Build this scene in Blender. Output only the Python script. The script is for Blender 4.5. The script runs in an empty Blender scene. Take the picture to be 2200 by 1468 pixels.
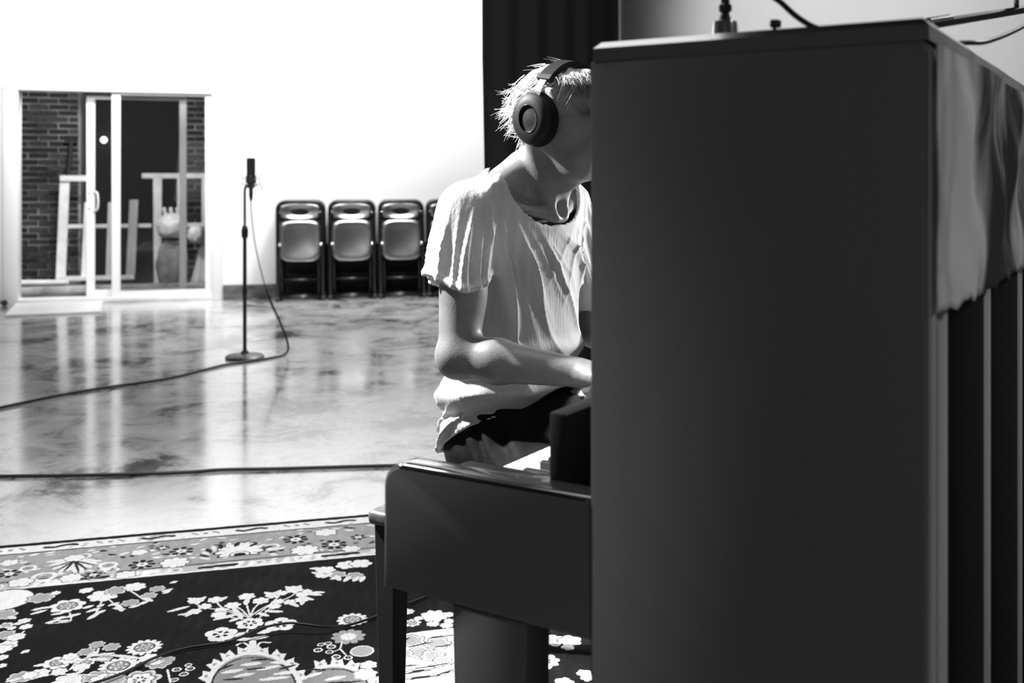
import bpy, bmesh, math, random
import numpy as np
from mathutils import Vector, Matrix

random.seed(7)
rng = np.random.default_rng(11)
S = bpy.context.scene
COL = S.collection
PI = math.pi

# ------------------------------------------------------------------ camera, world, lights, exposure
cam_d = bpy.data.cameras.new('camera')
cam = bpy.data.objects.new('camera', cam_d)
COL.objects.link(cam)
cam.location = (0, 0, 1.16)
cam.rotation_euler = (PI / 2, 0, 0)
cam_d.sensor_width = 36
cam_d.lens = 36 * 2250 / 2200
cam_d.shift_y = -349 / 2200
cam_d.clip_start = 0.05
cam_d.dof.use_dof = True
cam_d.dof.focus_distance = 2.2
cam_d.dof.aperture_fstop = 4.4
S.camera = cam

W = bpy.data.worlds.new('night')
S.world = W
W.use_nodes = True
W.node_tree.nodes['Background'].inputs[0].default_value = (1, 1, 1, 1)
W.node_tree.nodes['Background'].inputs[1].default_value = 0.0195

S.view_settings.view_transform = 'Standard'
S.view_settings.look = 'None'
S.view_settings.gamma = 1
S.view_settings.use_curve_mapping = False
S.view_settings.exposure = 0.0
S.cycles.max_bounces = 8
S.cycles.transparent_max_bounces = 12


def area(name, loc, target, sx, sy, power, spread=PI):
    d = bpy.data.lights.new(name, 'AREA')
    d.shape = 'RECTANGLE'
    d.size, d.size_y, d.energy, d.spread = sx, sy, power, spread
    o = bpy.data.objects.new(name, d)
    COL.objects.link(o)
    o.location = loc
    o.rotation_euler = (Vector(target) - Vector(loc)).to_track_quat('-Z', 'Y').to_euler()
    return o


def spot(name, loc, target, power, angle, blend, radius):
    d = bpy.data.lights.new(name, 'SPOT')
    d.energy, d.spot_size, d.spot_blend, d.shadow_soft_size = power, math.radians(angle), blend, radius
    o = bpy.data.objects.new(name, d)
    COL.objects.link(o)
    o.location = loc
    o.rotation_euler = (Vector(target) - Vector(loc)).to_track_quat('-Z', 'Y').to_euler()
    return o


area('wall_wash_light', (-2.0, 8.3, 3.75), (-2.5, 10.4, 2.3), 4.8, 0.3, 150, math.radians(115))
spot('room_light', (-0.9, 8.9, 3.85), (-1.1, 8.5, 0), 800, 80, 0.6, 0.25)
spot('door_fill', (-2.6, 6.2, 3.7), (-3.85, 10.6, 0.8), 420, 36, 0.8, 0.2)  # spot added to brighten the door frame and the yard
area('rug_light', (-1.7, 3.1, 3.4), (-0.9, 2.8, 0.0), 0.3, 0.3, 84)
spot('key_light', (-2.29, 2.79, 2.95), (-0.05, 2.2, 0.95), 1400, 36, 0.7, 0.07)
area('lid_glint_light', (-0.77, 2.25, 3.88), (-0.7, 2.2, 0), 2.0, 0.9, 36)  # unseen light added for a highlight along the lid edge
area('right_lamp', (2.8, 4.4, 2.7), (0.1, 2.2, 0.9), 0.3, 0.3, 35)
spot('music_lamp', (0.787, 2.59, 1.08), (0.14, 2.26, 0.86), 36.0, 60, 0.5, 0.03)
spot('back_cloth_fill', (2.3, 0.2, 2.7), (0.75, 1.4, 0.95), 60, 34, 0.7, 0.15)  # narrow spot added to light the cloth on the piano back
spot('right_wall_spot', (4.8, 7.5, 3.6), (4.25, 11.9, 2.9), 620, 70, 0.5, 0.3)  # added spot; its soft cone edge makes the gradient on the wall
area('camera_fill', (-0.4, -1.2, 1.3), (0.3, 1.2, 0.8), 1.2, 1.2, 2.7)  # soft fill added behind the camera, for dim room bounce

# ------------------------------------------------------------------ materials


def nodes_of(m):
    return m.node_tree.nodes, m.node_tree.links


def mat(name, g, rough=0.5, metal=0.0, spec=0.5, coat=0.0, coat_rough=0.05, var=0.0, scale=8.0, stretch=(1, 1, 1),
        bump=0.0, bump_scale=60.0, bump_stretch=(1, 1, 1)):
    m = bpy.data.materials.new(name)
    m.use_nodes = True
    N, L = nodes_of(m)
    p = N['Principled BSDF']
    p.inputs['Base Color'].default_value = (g, g, g, 1)
    p.inputs['Roughness'].default_value = rough
    p.inputs['Metallic'].default_value = metal
    p.inputs['Specular IOR Level'].default_value = spec
    p.inputs['Coat Weight'].default_value = coat
    p.inputs['Coat Roughness'].default_value = coat_rough
    tc = N.new('ShaderNodeTexCoord')
    if var > 0:
        mp = N.new('ShaderNodeMapping')
        mp.inputs['Scale'].default_value = stretch
        L.new(tc.outputs['Object'], mp.inputs['Vector'])
        n = N.new('ShaderNodeTexNoise')
        n.inputs['Scale'].default_value = scale
        n.inputs['Detail'].default_value = 6
        L.new(mp.outputs[0], n.inputs['Vector'])
        r = N.new('ShaderNodeMapRange')
        r.inputs['From Min'].default_value = 0.3
        r.inputs['From Max'].default_value = 0.7
        r.inputs['To Min'].default_value = max(0, g * (1 - var))
        r.inputs['To Max'].default_value = min(1, g * (1 + var))
        L.new(n.outputs['Fac'], r.inputs['Value'])
        L.new(r.outputs[0], p.inputs['Base Color'])
    if bump > 0:
        mp2 = N.new('ShaderNodeMapping')
        mp2.inputs['Scale'].default_value = bump_stretch
        L.new(tc.outputs['Object'], mp2.inputs['Vector'])
        n2 = N.new('ShaderNodeTexNoise')
        n2.inputs['Scale'].default_value = bump_scale
        n2.inputs['Detail'].default_value = 4
        L.new(mp2.outputs[0], n2.inputs['Vector'])
        b = N.new('ShaderNodeBump')
        b.inputs['Strength'].default_value = bump
        b.inputs['Distance'].default_value = 0.004
        L.new(n2.outputs['Fac'], b.inputs['Height'])
        L.new(b.outputs[0], p.inputs['Normal'])
    return m


M = {}
M['wall'] = mat('white_wall_paint', 0.84, 0.7, var=0.03, scale=1.5)
M['ceiling'] = mat('black_ceiling_paint', 0.06, 0.9)
M['trim'] = mat('white_gloss_trim', 0.84, 0.4)
M['baseboard'] = mat('worn_grey_baseboard', 0.11, 0.4, var=0.6, scale=6, stretch=(1, 1, 3))
M['brick'] = mat('dark_brick', 0.042, 0.85, var=0.5, scale=25)
M['brick2'] = mat('darker_brick', 0.025, 0.85, var=0.5, scale=25)
M['brick3'] = mat('paler_brick', 0.06, 0.85, var=0.5, scale=25)
M['mortar'] = mat('rough_mortar', 0.27, 0.95, var=0.55, scale=3.5)
M['asphalt'] = mat('outside_paving', 0.10, 0.8, var=0.7, scale=4)
M['curb'] = mat('concrete_curb', 0.40, 0.8, var=0.5, scale=6)
M['doorway_dark'] = mat('unlit_doorway_sheet', 0.05, 0.9)
M['lumber'] = mat('white_painted_lumber', 0.86, 0.6, var=0.12, scale=9)
M['plank'] = mat('raw_pale_plank', 0.52, 0.7, var=0.15, scale=9, stretch=(1, 1, .2))
M['plastic_bag'] = mat('white_plastic', 0.8, 0.35, bump=0.6, bump_scale=14)
M['sack'] = mat('grey_sackcloth', 0.33, 0.8, var=0.4, scale=6, bump=0.6, bump_scale=18)
M['iron'] = mat('dark_iron', 0.03, 0.6)
M['curtain'] = mat('black_velvet', 0.022, 0.95, spec=0.1)
M['chair'] = mat('black_enamel', 0.008, 0.25, spec=0.35)
M['chair_pan'] = mat('dark_enamel_sheet', 0.30, 0.34, metal=1.0)
M['chrome'] = mat('chrome', 0.85, 0.15, metal=1.0)
M['rubber'] = mat('black_rubber', 0.03, 0.7)
M['stand'] = mat('black_metal_stand', 0.02, 0.4)
M['mic'] = mat('dark_grey_microphone', 0.07, 0.45)
M['mesh'] = mat('microphone_grille', 0.10, 0.5, metal=0.6, bump=0.7, bump_scale=900)
M['wire'] = mat('pale_wire', 0.72, 0.4)
M['cable'] = mat('black_cable', 0.02, 0.45)
M['cable_grey'] = mat('grey_cable', 0.16, 0.5)
M['piano'] = mat('matt_black_piano_case', 0.14, 0.7, spec=0.2, var=0.12, scale=3, stretch=(1, 1, .1))  # matt dark grey with faint upright variation
M['piano_gloss'] = mat('black_piano_gloss', 0.015, 0.12, spec=0.5, coat=0.7, coat_rough=0.06)
M['piano_dark'] = mat('inner_black_piano_wood', 0.02, 0.85, spec=0.1)
M['ivory'] = mat('ivory_key', 0.8, 0.25)
M['ebony'] = mat('ebony_key', 0.012, 0.25)
M['post'] = mat('bare_wood_post', 0.42, 0.65, var=0.25, scale=10, stretch=(1, 1, .1))
M['post_side'] = mat('shaded_post_side', 0.04, 0.7)  # shade on the post sides put into the colour
M['soundboard'] = mat('dark_soundboard', 0.03, 0.8)
M['bench'] = mat('dark_bench_wood', 0.028, 0.5, var=0.3, scale=6)
M['bench_top'] = mat('scuffed_bench_top', 0.10, 0.42, var=0.7, scale=25, stretch=(1, 4, 1), bump=0.4, bump_scale=40)
M['steel'] = mat('polished_steel', 0.7, 0.2, metal=1.0)
M['skin'] = mat('skin', 0.27, 0.45, var=0.08, scale=40, bump=0.12, bump_scale=260)
M['hair'] = mat('fair_hair', 0.70, 0.35, spec=0.7)
M['hair_cap'] = mat('fair_hair_under', 0.40, 0.6, var=0.4, scale=60)
M['shirt'] = mat('pale_cotton', 0.62, 0.85, spec=0.2, var=0.07, scale=70, stretch=(1, 1, .06),
                 bump=0.35, bump_scale=190, bump_stretch=(1, 1, .12))
M['trousers'] = mat('black_denim', 0.008, 0.75, spec=0.2, bump=0.4, bump_scale=40)
M['shoe'] = mat('black_shoe', 0.02, 0.45)
M['hp'] = mat('black_headphone_plastic', 0.015, 0.55, spec=0.3)
M['hp_pad'] = mat('black_headphone_padding', 0.012, 0.75, spec=0.2)
M['hp_gloss'] = mat('glossy_black_plastic', 0.02, 0.18)
M['hp_metal'] = mat('brushed_headphone_slider', 0.75, 0.35, metal=0.4)


def floor_material():
    m = bpy.data.materials.new('polished_concrete')
    m.use_nodes = True
    N, L = nodes_of(m)
    p = N['Principled BSDF']
    tc = N.new('ShaderNodeTexCoord')
    mp = N.new('ShaderNodeMapping')
    mp.inputs['Rotation'].default_value = (0, 0, math.radians(-12))
    mp.inputs['Scale'].default_value = (1.25, 1.15, 1)
    L.new(tc.outputs['Object'], mp.inputs['Vector'])

    def noise(scale, det, rough, dist=0.0):
        n = N.new('ShaderNodeTexNoise')
        n.inputs['Scale'].default_value = scale
        n.inputs['Detail'].default_value = det
        n.inputs['Roughness'].default_value = rough
        n.inputs['Distortion'].default_value = dist
        L.new(mp.outputs[0], n.inputs['Vector'])
        return n
    big = noise(0.9, 3, 0.5, 0.4)
    mid = noise(2.6, 8, 0.68, 0.9)
    fine = noise(16, 8, 0.75)

    def math_node(op, a, b):
        x = N.new('ShaderNodeMath')
        x.operation = op
        for i, v in enumerate((a, b)):
            if isinstance(v, (int, float)):
                x.inputs[i].default_value = v
            else:
                L.new(v, x.inputs[i])
        return x.outputs[0]
    s = math_node('ADD', math_node('MULTIPLY', big.outputs['Fac'], 0.45), math_node('MULTIPLY', mid.outputs['Fac'], 0.75))
    s = math_node('ADD', s, math_node('MULTIPLY', fine.outputs['Fac'], 0.22))
    ramp = N.new('ShaderNodeValToRGB')
    e = ramp.color_ramp.elements
    e[0].position, e[0].color = 0.56, (0.04, 0.04, 0.04, 1)
    e[1].position, e[1].color = 0.84, (0.52, 0.52, 0.52, 1)
    for pos, g in ((0.62, 0.11), (0.665, 0.32), (0.74, 0.45)):
        x = e.new(pos)
        x.color = (g, g, g, 1)
    L.new(s, ramp.inputs[0])
    L.new(ramp.outputs[0], p.inputs['Base Color'])
    rr = N.new('ShaderNodeMapRange')
    rr.inputs['From Min'].default_value = 0.35
    rr.inputs['From Max'].default_value = 0.65
    rr.inputs['To Min'].default_value = 0.10
    rr.inputs['To Max'].default_value = 0.22
    L.new(mid.outputs['Fac'], rr.inputs['Value'])
    L.new(rr.outputs[0], p.inputs['Roughness'])
    p.inputs['Specular IOR Level'].default_value = 0.8
    p.inputs['Coat Weight'].default_value = 0.5
    p.inputs['Coat Roughness'].default_value = 0.12
    b = N.new('ShaderNodeBump')
    b.inputs['Strength'].default_value = 0.05
    b.inputs['Distance'].default_value = 0.01
    L.new(mid.outputs['Fac'], b.inputs['Height'])
    L.new(b.outputs[0], p.inputs['Normal'])
    return m


M['floor'] = floor_material()


def glass_material():
    m = bpy.data.materials.new('clear_glass')
    m.use_nodes = True
    N, L = nodes_of(m)
    for n in list(N):
        if n.type == 'BSDF_PRINCIPLED':
            N.remove(n)
    t = N.new('ShaderNodeBsdfTransparent')
    t.inputs[0].default_value = (0.93, 0.93, 0.93, 1)
    g = N.new('ShaderNodeBsdfGlossy')
    g.inputs['Roughness'].default_value = 0.02
    f = N.new('ShaderNodeFresnel')
    f.inputs[0].default_value = 1.45
    mx = N.new('ShaderNodeMixShader')
    L.new(f.outputs[0], mx.inputs[0])
    L.new(t.outputs[0], mx.inputs[1])
    L.new(g.outputs[0], mx.inputs[2])
    L.new(mx.outputs[0], N['Material Output'].inputs[0])
    return m


M['glass'] = glass_material()


def glow_material():
    m = bpy.data.materials.new('glowing_glint')
    m.use_nodes = True
    p = m.node_tree.nodes['Principled BSDF']
    p.inputs['Emission Color'].default_value = (1, 1, 1, 1)
    p.inputs['Emission Strength'].default_value = 3.0
    return m


M['globe'] = glow_material()


def cloth_material():
    # stained, dusty cloth on the piano's back: blotches that stay put with the cloth
    m = mat('stained_back_cloth', 0.3, 0.9, bump=0.5, bump_scale=25)
    N, L = nodes_of(m)
    tc = N.new('ShaderNodeTexCoord')
    mp = N.new('ShaderNodeMapping')
    mp.inputs['Scale'].default_value = (1, 1.0, 0.45)
    L.new(tc.outputs['Object'], mp.inputs['Vector'])
    n = N.new('ShaderNodeTexNoise')
    n.inputs['Scale'].default_value = 5.0
    n.inputs['Detail'].default_value = 7
    n.inputs['Distortion'].default_value = 0.6
    L.new(mp.outputs[0], n.inputs['Vector'])
    r = N.new('ShaderNodeValToRGB')
    e = r.color_ramp.elements
    e[0].position, e[0].color = 0.42, (0.03, 0.03, 0.03, 1)
    e[1].position, e[1].color = 0.62, (0.70, 0.70, 0.70, 1)
    L.new(n.outputs['Fac'], r.inputs[0])
    L.new(r.outputs[0], N['Principled BSDF'].inputs['Base Color'])
    return m


M['cloth'] = cloth_material()

# ------------------------------------------------------------------ mesh helpers


def link(o, parent=None):
    COL.objects.link(o)
    if parent is not None:
        o.parent = parent
    return o


def from_bm(name, bm, m, parent=None, smooth=False, loc=None, angle=None):
    bmesh.ops.recalc_face_normals(bm, faces=bm.faces)
    me = bpy.data.meshes.new(name)
    bm.to_mesh(me)
    bm.free()
    me.materials.append(m)
    if smooth or angle:
        for p in me.polygons:
            p.use_smooth = True
    if angle:
        me.set_sharp_from_angle(angle=math.radians(angle))
    o = bpy.data.objects.new(name, me)
    link(o, parent)
    if loc is not None:
        o.location = loc
    return o


def empty(name, loc=(0, 0, 0), rz=0.0):
    o = bpy.data.objects.new(name, None)
    o.empty_display_size = 0.1
    COL.objects.link(o)
    o.location = loc
    o.rotation_euler = (0, 0, rz)
    return o


def tag(o, label, cat, group=None):
    o['label'] = label
    o['category'] = cat
    if group:
        o['group'] = group
    return o


def structure(o):
    o['kind'] = 'structure'
    return o


def box(bm, a, b, bev=0.0, seg=2):
    """axis box between two corners, edges rounded by bev"""
    t = bmesh.new()
    bmesh.ops.create_cube(t, size=1)
    a, b = Vector(a), Vector(b)
    c, s = (a + b) / 2, b - a
    for v in t.verts:
        v.co = Vector((v.co.x * s.x, v.co.y * s.y, v.co.z * s.z)) + c
    if bev > 0:
        bmesh.ops.bevel(t, geom=t.edges[:], offset=bev, segments=seg, affect='EDGES', profile=0.5)
    add(bm, t)
    return bm


def add(bm, t, mtx=None):
    me = bpy.data.meshes.new('tmp')
    if mtx is not None:
        bmesh.ops.transform(t, matrix=mtx, verts=t.verts)
    t.to_mesh(me)
    t.free()
    bm.from_mesh(me)
    bpy.data.meshes.remove(me)


def prism(bm, pts, lo, hi, axis='y', bev=0.0, seg=2):
    """polygon outline (2D) extruded along one axis"""
    t = bmesh.new()
    put = {'y': lambda p, h: (p[0], h, p[1]), 'z': lambda p, h: (p[0], p[1], h), 'x': lambda p, h: (h, p[0], p[1])}[axis]
    va = [t.verts.new(put(p, lo)) for p in pts]
    vb = [t.verts.new(put(p, hi)) for p in pts]
    n = len(pts)
    t.faces.new(va)
    t.faces.new(vb[::-1])
    side = [t.faces.new((va[i], vb[i], vb[(i + 1) % n], va[(i + 1) % n])) for i in range(n)]
    bmesh.ops.recalc_face_normals(t, faces=t.faces)
    if bev > 0:
        caps = [e for e in t.edges if (e.verts[0] in va) == (e.verts[1] in va)]
        bmesh.ops.bevel(t, geom=caps, offset=bev, segments=seg, affect='EDGES', profile=0.5)
    add(bm, t)
    return bm


def smooth_path(pts, n=8, closed=False):
    """Catmull-Rom through the points"""
    P = [Vector(p) for p in pts]
    out = []
    m = len(P)
    rngs = range(m) if closed else range(m - 1)
    for i in rngs:
        p0 = P[(i - 1) % m] if closed or i > 0 else P[i] * 2 - P[i + 1]
        p1, p2 = P[i], P[(i + 1) % m]
        p3 = P[(i + 2) % m] if closed or i + 2 < m else P[i + 1] * 2 - P[i]
        for k in range(n):
            t = k / n
            out.append(0.5 * ((2 * p1) + (p2 - p0) * t + (2 * p0 - 5 * p1 + 4 * p2 - p3) * t * t +
                              (3 * p1 - p0 - 3 * p2 + p3) * t ** 3))
    if not closed:
        out.append(P[-1])
    return out


def tube(bm, pts, r, sides=8, closed=False, caps=True):
    """tube along points; r a number or a list"""
    P = [Vector(p) for p in pts]
    n = len(P)
    R = [r] * n if isinstance(r, (int, float)) else list(r)
    rings = []
    prev = None
    for i in range(n):
        a = P[(i - 1) % n] if closed or i > 0 else P[i]
        b = P[(i + 1) % n] if closed or i < n - 1 else P[i]
        d = (b - a).normalized()
        if prev is None:
            up = Vector((0, 0, 1)) if abs(d.z) < 0.9 else Vector((1, 0, 0))
            u = d.cross(up).normalized()
        else:
            u = (prev - d * prev.dot(d)).normalized()
        prev = u
        v = d.cross(u)
        rings.append([bm.verts.new(P[i] + (u * math.cos(2 * PI * k / sides) + v * math.sin(2 * PI * k / sides)) * R[i])
                      for k in range(sides)])
    m = n if closed else n - 1
    for i in range(m):
        A, B = rings[i], rings[(i + 1) % n]
        for k in range(sides):
            bm.faces.new((A[k], A[(k + 1) % sides], B[(k + 1) % sides], B[k]))
    if caps and not closed:
        bm.faces.new(rings[0][::-1])
        bm.faces.new(rings[-1])
    return bm


def lathe(bm, prof, c=(0, 0, 0), sides=24, mtx=None):
    """profile [(r, z)...] spun about z"""
    t = bmesh.new()
    rings = []
    for r, z in prof:
        rings.append([t.verts.new((r * math.cos(2 * PI * k / sides), r * math.sin(2 * PI * k / sides), z)) for k in range(sides)])
    for i in range(len(prof) - 1):
        for k in range(sides):
            t.faces.new((rings[i][k], rings[i][(k + 1) % sides], rings[i + 1][(k + 1) % sides], rings[i + 1][k]))
    t.faces.new(rings[0][::-1])
    t.faces.new(rings[-1])
    mm = Matrix.Translation(c)
    if mtx is not None:
        mm = mm @ mtx
    add(bm, t, mm)
    return bm


def part(name, m, parent, fn, smooth=False, angle=None):
    bm = bmesh.new()
    fn(bm)
    return from_bm(name, bm, m, parent, smooth, angle=angle)


def boxpart(name, a, b, m, parent, bev=0.004):
    return part(name, m, parent, lambda bm: box(bm, a, b, bev), angle=40 if bev else None)


def copy_of(o, parent=None, **kw):
    c = o.copy()
    COL.objects.link(c)
    c.parent = parent
    for k, v in kw.items():
        setattr(c, k, v)
    return c


def copy_tree(o, parent=None):
    c = copy_of(o, parent)
    for ch in list(o.children):
        copy_tree(ch, c)
    return c


def np_mesh(name, V, F, m, parent=None, smooth=True):
    """quads from numpy arrays"""
    me = bpy.data.meshes.new(name)
    n, q = len(V), len(F)
    k = F.shape[1]
    me.vertices.add(n)
    me.vertices.foreach_set('co', np.ascontiguousarray(V, np.float32).ravel())
    me.loops.add(q * k)
    me.loops.foreach_set('vertex_index', np.ascontiguousarray(F, np.int32).ravel())
    me.polygons.add(q)
    me.polygons.foreach_set('loop_start', np.arange(q, dtype=np.int32) * k)
    me.polygons.foreach_set('loop_total', np.full(q, k, np.int32))
    me.polygons.foreach_set('use_smooth', np.full(q, smooth, bool))
    me.update(calc_edges=True)
    me.validate()
    me.materials.append(m)
    o = bpy.data.objects.new(name, me)
    link(o, parent)
    return o

# ------------------------------------------------------------------ the room
WA = math.radians(14.6)            # the back wall and the rug run at this angle
W0 = Vector((-4.726, 9.667, 0))


def wpt(u, v, z=0.0):
    """point u metres along the back wall, v metres behind its face"""
    return Vector((W0.x + u * math.cos(WA) - v * math.sin(WA), W0.y + u * math.sin(WA) + v * math.cos(WA), z))


def wall_space(o):
    o.location = W0
    o.rotation_euler = (0, 0, WA)
    return o


CEIL = 3.95
bm = bmesh.new()
box(bm, (-7.5, -3.0, -0.12), (7.5, 9.3, 0))
fl = structure(from_bm('floor', bm, M['floor']))
# floor strip that runs up to the slanted back wall
bm = bmesh.new()
prism(bm, [(-7.5, 9.3), (7.5, 9.3), tuple(wpt(12.6, 0.0)[:2]), tuple(wpt(-2.9, 0.0)[:2])], -0.12, 0.0, axis='z')
structure(from_bm('floor', bm, M['floor']))
bm = bmesh.new()
prism(bm, [(-7.5, 1.0), (7.5, 1.0), tuple(wpt(12.6, 0.15)[:2]), tuple(wpt(-2.9, 0.15)[:2])], CEIL, CEIL + 0.12, axis='z')
structure(from_bm('ceiling', bm, M['ceiling']))

bm = bmesh.new()
box(bm, (-2.9, 0, 0), (0.085, 0.14, CEIL))
box(bm, (1.935, 0, 0), (12.6, 0.14, CEIL))
box(bm, (0.085, 0, 2.0), (1.935, 0.14, CEIL))
structure(wall_space(from_bm('wall_back', bm, M['wall'])))
bm = bmesh.new()
box(bm, (-7.6, 1.0, 0), (-7.5, 9.0, CEIL))
structure(from_bm('wall_left', bm, M['wall']))
bm = bmesh.new()
box(bm, (7.5, 1.0, 0), (7.6, 13.0, CEIL))
structure(from_bm('wall_right', bm, M['wall']))

bm = bmesh.new()
box(bm, (1.985, -0.018, 0), (12.5, 0.0, 0.132), 0.004)
structure(wall_space(from_bm('baseboard_back', bm, M['baseboard'])))

# sliding glass door
door = structure(wall_space(empty('door_1')))
boxpart('jamb', (0.03, -0.035, 0), (0.158, 0.14, 2.0), M['trim'], door)
boxpart('jamb', (1.885, -0.035, 0), (1.972, 0.14, 2.0), M['trim'], door)
boxpart('head', (0.03, -0.04, 1.985), (1.972, 0.14, 2.045), M['trim'], door)
boxpart('sill', (0.03, -0.03, 0), (1.972, 0.14, 0.045), M['trim'], door)


def panel(name, u0, u1, z0, z1, v, wl, wr, wt, wb, th=0.035):
    def f(bm):
        box(bm, (u0, v, z0), (u0 + wl, v + th, z1), 0.004)
        box(bm, (u1 - wr, v, z0), (u1, v + th, z1), 0.004)
        box(bm, (u0 + wl - .002, v + .001, z1 - wt), (u1 - wr + .002, v + th - .001, z1), 0.003)
        box(bm, (u0 + wl - .002, v + .001, z0), (u1 - wr + .002, v + th - .001, z0 + wb), 0.003)
    p = part(name, M['trim'], door, f)
    boxpart('glass_pane', (u0 + wl, v + th / 2 - .003, z0 + wb), (u1 - wr, v + th / 2 + .003, z1 - wt), M['glass'], p, 0)
    return p


panel('fixed_panel', 0.968, 1.887, 0.045, 1.987, 0.0, 0.078, 0.068, 0.03, 0.052)
sl = panel('sliding_panel', 0.734, 1.642, 0.047, 1.955, 0.078, 0.076, 0.066, 0.035, 0.06)
bm = bmesh.new()
tube(bm, smooth_path([(0.80, 0.075, 1.04), (0.835, 0.03, 1.03), (0.845, 0.02, 0.97), (0.845, 0.02, 0.93), (0.835, 0.03, 0.87), (0.80, 0.075, 0.86)], 5), 0.009, 8)
from_bm('door_handle', bm, M['trim'], sl, True)
for z in (1.02, 0.87):
    boxpart('handle_bolt', (0.752, 0.072, z), (0.766, 0.079, z + 0.014), M['iron'], sl, 0.002)

# threshold ramp on the floor before the door
bm = bmesh.new()
pts = [(-4.257, 8.788), (-3.553, 9.062), (-3.828, 9.80), (-4.55, 9.60)]
prism(bm, pts, 0.0, 0.022, axis='z', bev=0.005)
tag(from_bm('threshold_board', bm, M['trim'], angle=30), 'flat white board lying on the floor before the glass door', 'board')
# rubber stop
stop = tag(empty('door_stop', wpt(0.01, -0.09)), 'small dark rubber stop on the floor at the left jamb of the glass door', 'door stop')
for i, (dx, r) in enumerate(((-0.03, 0.036), (0.05, 0.028))):
    part('rubber_wheel', M['rubber'], stop, lambda bm: lathe(bm, [(r * .7, -0.015), (r, -0.01), (r, 0.01), (r * .7, 0.015)], (dx, 0, r), 16,
                                                             Matrix.Rotation(PI / 2, 4, 'X')), True)
boxpart('bracket', (-0.03, -0.006, 0.024), (0.05, 0.006, 0.036), M['iron'], stop, 0.002)

# ------------------------------------------------------------------ outside the door
bm = bmesh.new()
box(bm, (-1.5, 0.14, -0.14), (3.6, 3.6, -0.02))
structure(wall_space(from_bm('ground_outside', bm, M['asphalt'])))
bm = bmesh.new()
box(bm, (-1.2, 1.05, -0.03), (3.2, 1.22, 0.05), 0.02)
structure(wall_space(from_bm('curb_outside', bm, M['curb'], angle=40)))
bw = structure(wall_space(empty('wall_outside')))
BV = 2.1


def facade(bm):
    box(bm, (-1.2, BV, -0.1), (0.41, BV + 0.3, 3.3))
    box(bm, (1.535, BV, -0.1), (2.8, BV + 0.3, 3.3))
    box(bm, (0.41, BV + 0.002, 2.35), (1.535, BV + 0.3, 3.3))


part('mortar', M['mortar'], bw, facade)
part('dark_backdrop', M['doorway_dark'], bw, lambda bm: box(bm, (0.2, BV + 0.95, -0.1), (1.8, BV + 0.99, 2.9)))  # dark sheet standing in for the unlit space beyond the doorway
brick_meshes = []
for i in range(6):
    bm = bmesh.new()
    box(bm, (0, -0.012, 0), (0.198 if i < 3 else 0.093, 0.02, 0.055), 0.005, 1)
    for v in bm.verts:
        v.co += Vector((rng.normal() * .0012, rng.normal() * .0012, rng.normal() * .0012))
    bmesh.ops.recalc_face_normals(bm, faces=bm.faces)
    me = bpy.data.meshes.new('brick')
    bm.to_mesh(me)
    bm.free()
    me.materials.append(M[('brick', 'brick2', 'brick3')[i % 3]])
    brick_meshes.append(me)
for row in range(31):
    z = 0.02 + row * 0.0685
    for a, b in ((-0.34, 0.405), (1.54, 1.98)):
        x = a - (0.105 if row % 2 else 0.0)
        while x < b - 0.04:
            half = (x + 0.2 > b)
            o = bpy.data.objects.new('brick', brick_meshes[(3 if half else 0) + int(rng.choice([0, 0, 1, 1, 1, 2]))])
            link(o, bw)
            o.location = (x + rng.normal() * .003, BV + rng.normal() * .003, z + rng.normal() * .0015)
            o.rotation_euler = (0, rng.normal() * .008, 0)
            x += 0.105 if half else 0.21

gl = tag(wall_space(empty('glint_globe')), 'small glowing ball for a reflected lamp in the dark doorway across the yard', 'glint')  # glowing ball stands in for a bright reflection in the glass
gl.location = wpt(0.55, BV + 0.92, 1.635)
part('globe', M['globe'], gl, lambda bm: lathe(bm, [(0.004, -0.040), (0.024, -0.032), (0.037, -0.014), (0.040, 0), (0.037, 0.014), (0.024, 0.032), (0.004, 0.040)], (0, -0.045, 0), 16), True)
part('wall_plate', M['iron'], gl, lambda bm: lathe(bm, [(0.03, 0), (0.03, 0.012)], (0, 0.012, 0), 16, Matrix.Rotation(PI / 2, 4, 'X')))

# white painted frame leaning on the dark opening
VB = 1.75


def lean(bm, u0, u1, z0, z1, v0, v1, w0, w1, th=0.03):
    """a board from (u0,v0,z0) to (u1,v1,z1) with width w"""
    t = bmesh.new()
    c = []
    for (u, v, z, w) in ((u0, v0, z0, w0), (u1, v1, z1, w1)):
        for du, dv in ((-w / 2, 0), (w / 2, 0), (w / 2, th), (-w / 2, th)):
            c.append(t.verts.new((u + du, v + dv, z)))
    for i in range(4):
        j = (i + 1) % 4
        t.faces.new((c[i], c[j], c[4 + j], c[4 + i]))
    t.faces.new(c[3::-1])
    t.faces.new(c[4:])
    bmesh.ops.recalc_face_normals(t, faces=t.faces)
    bmesh.ops.bevel(t, geom=t.edges[:], offset=0.004, segments=1, affect='EDGES')
    add(bm, t)


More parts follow.
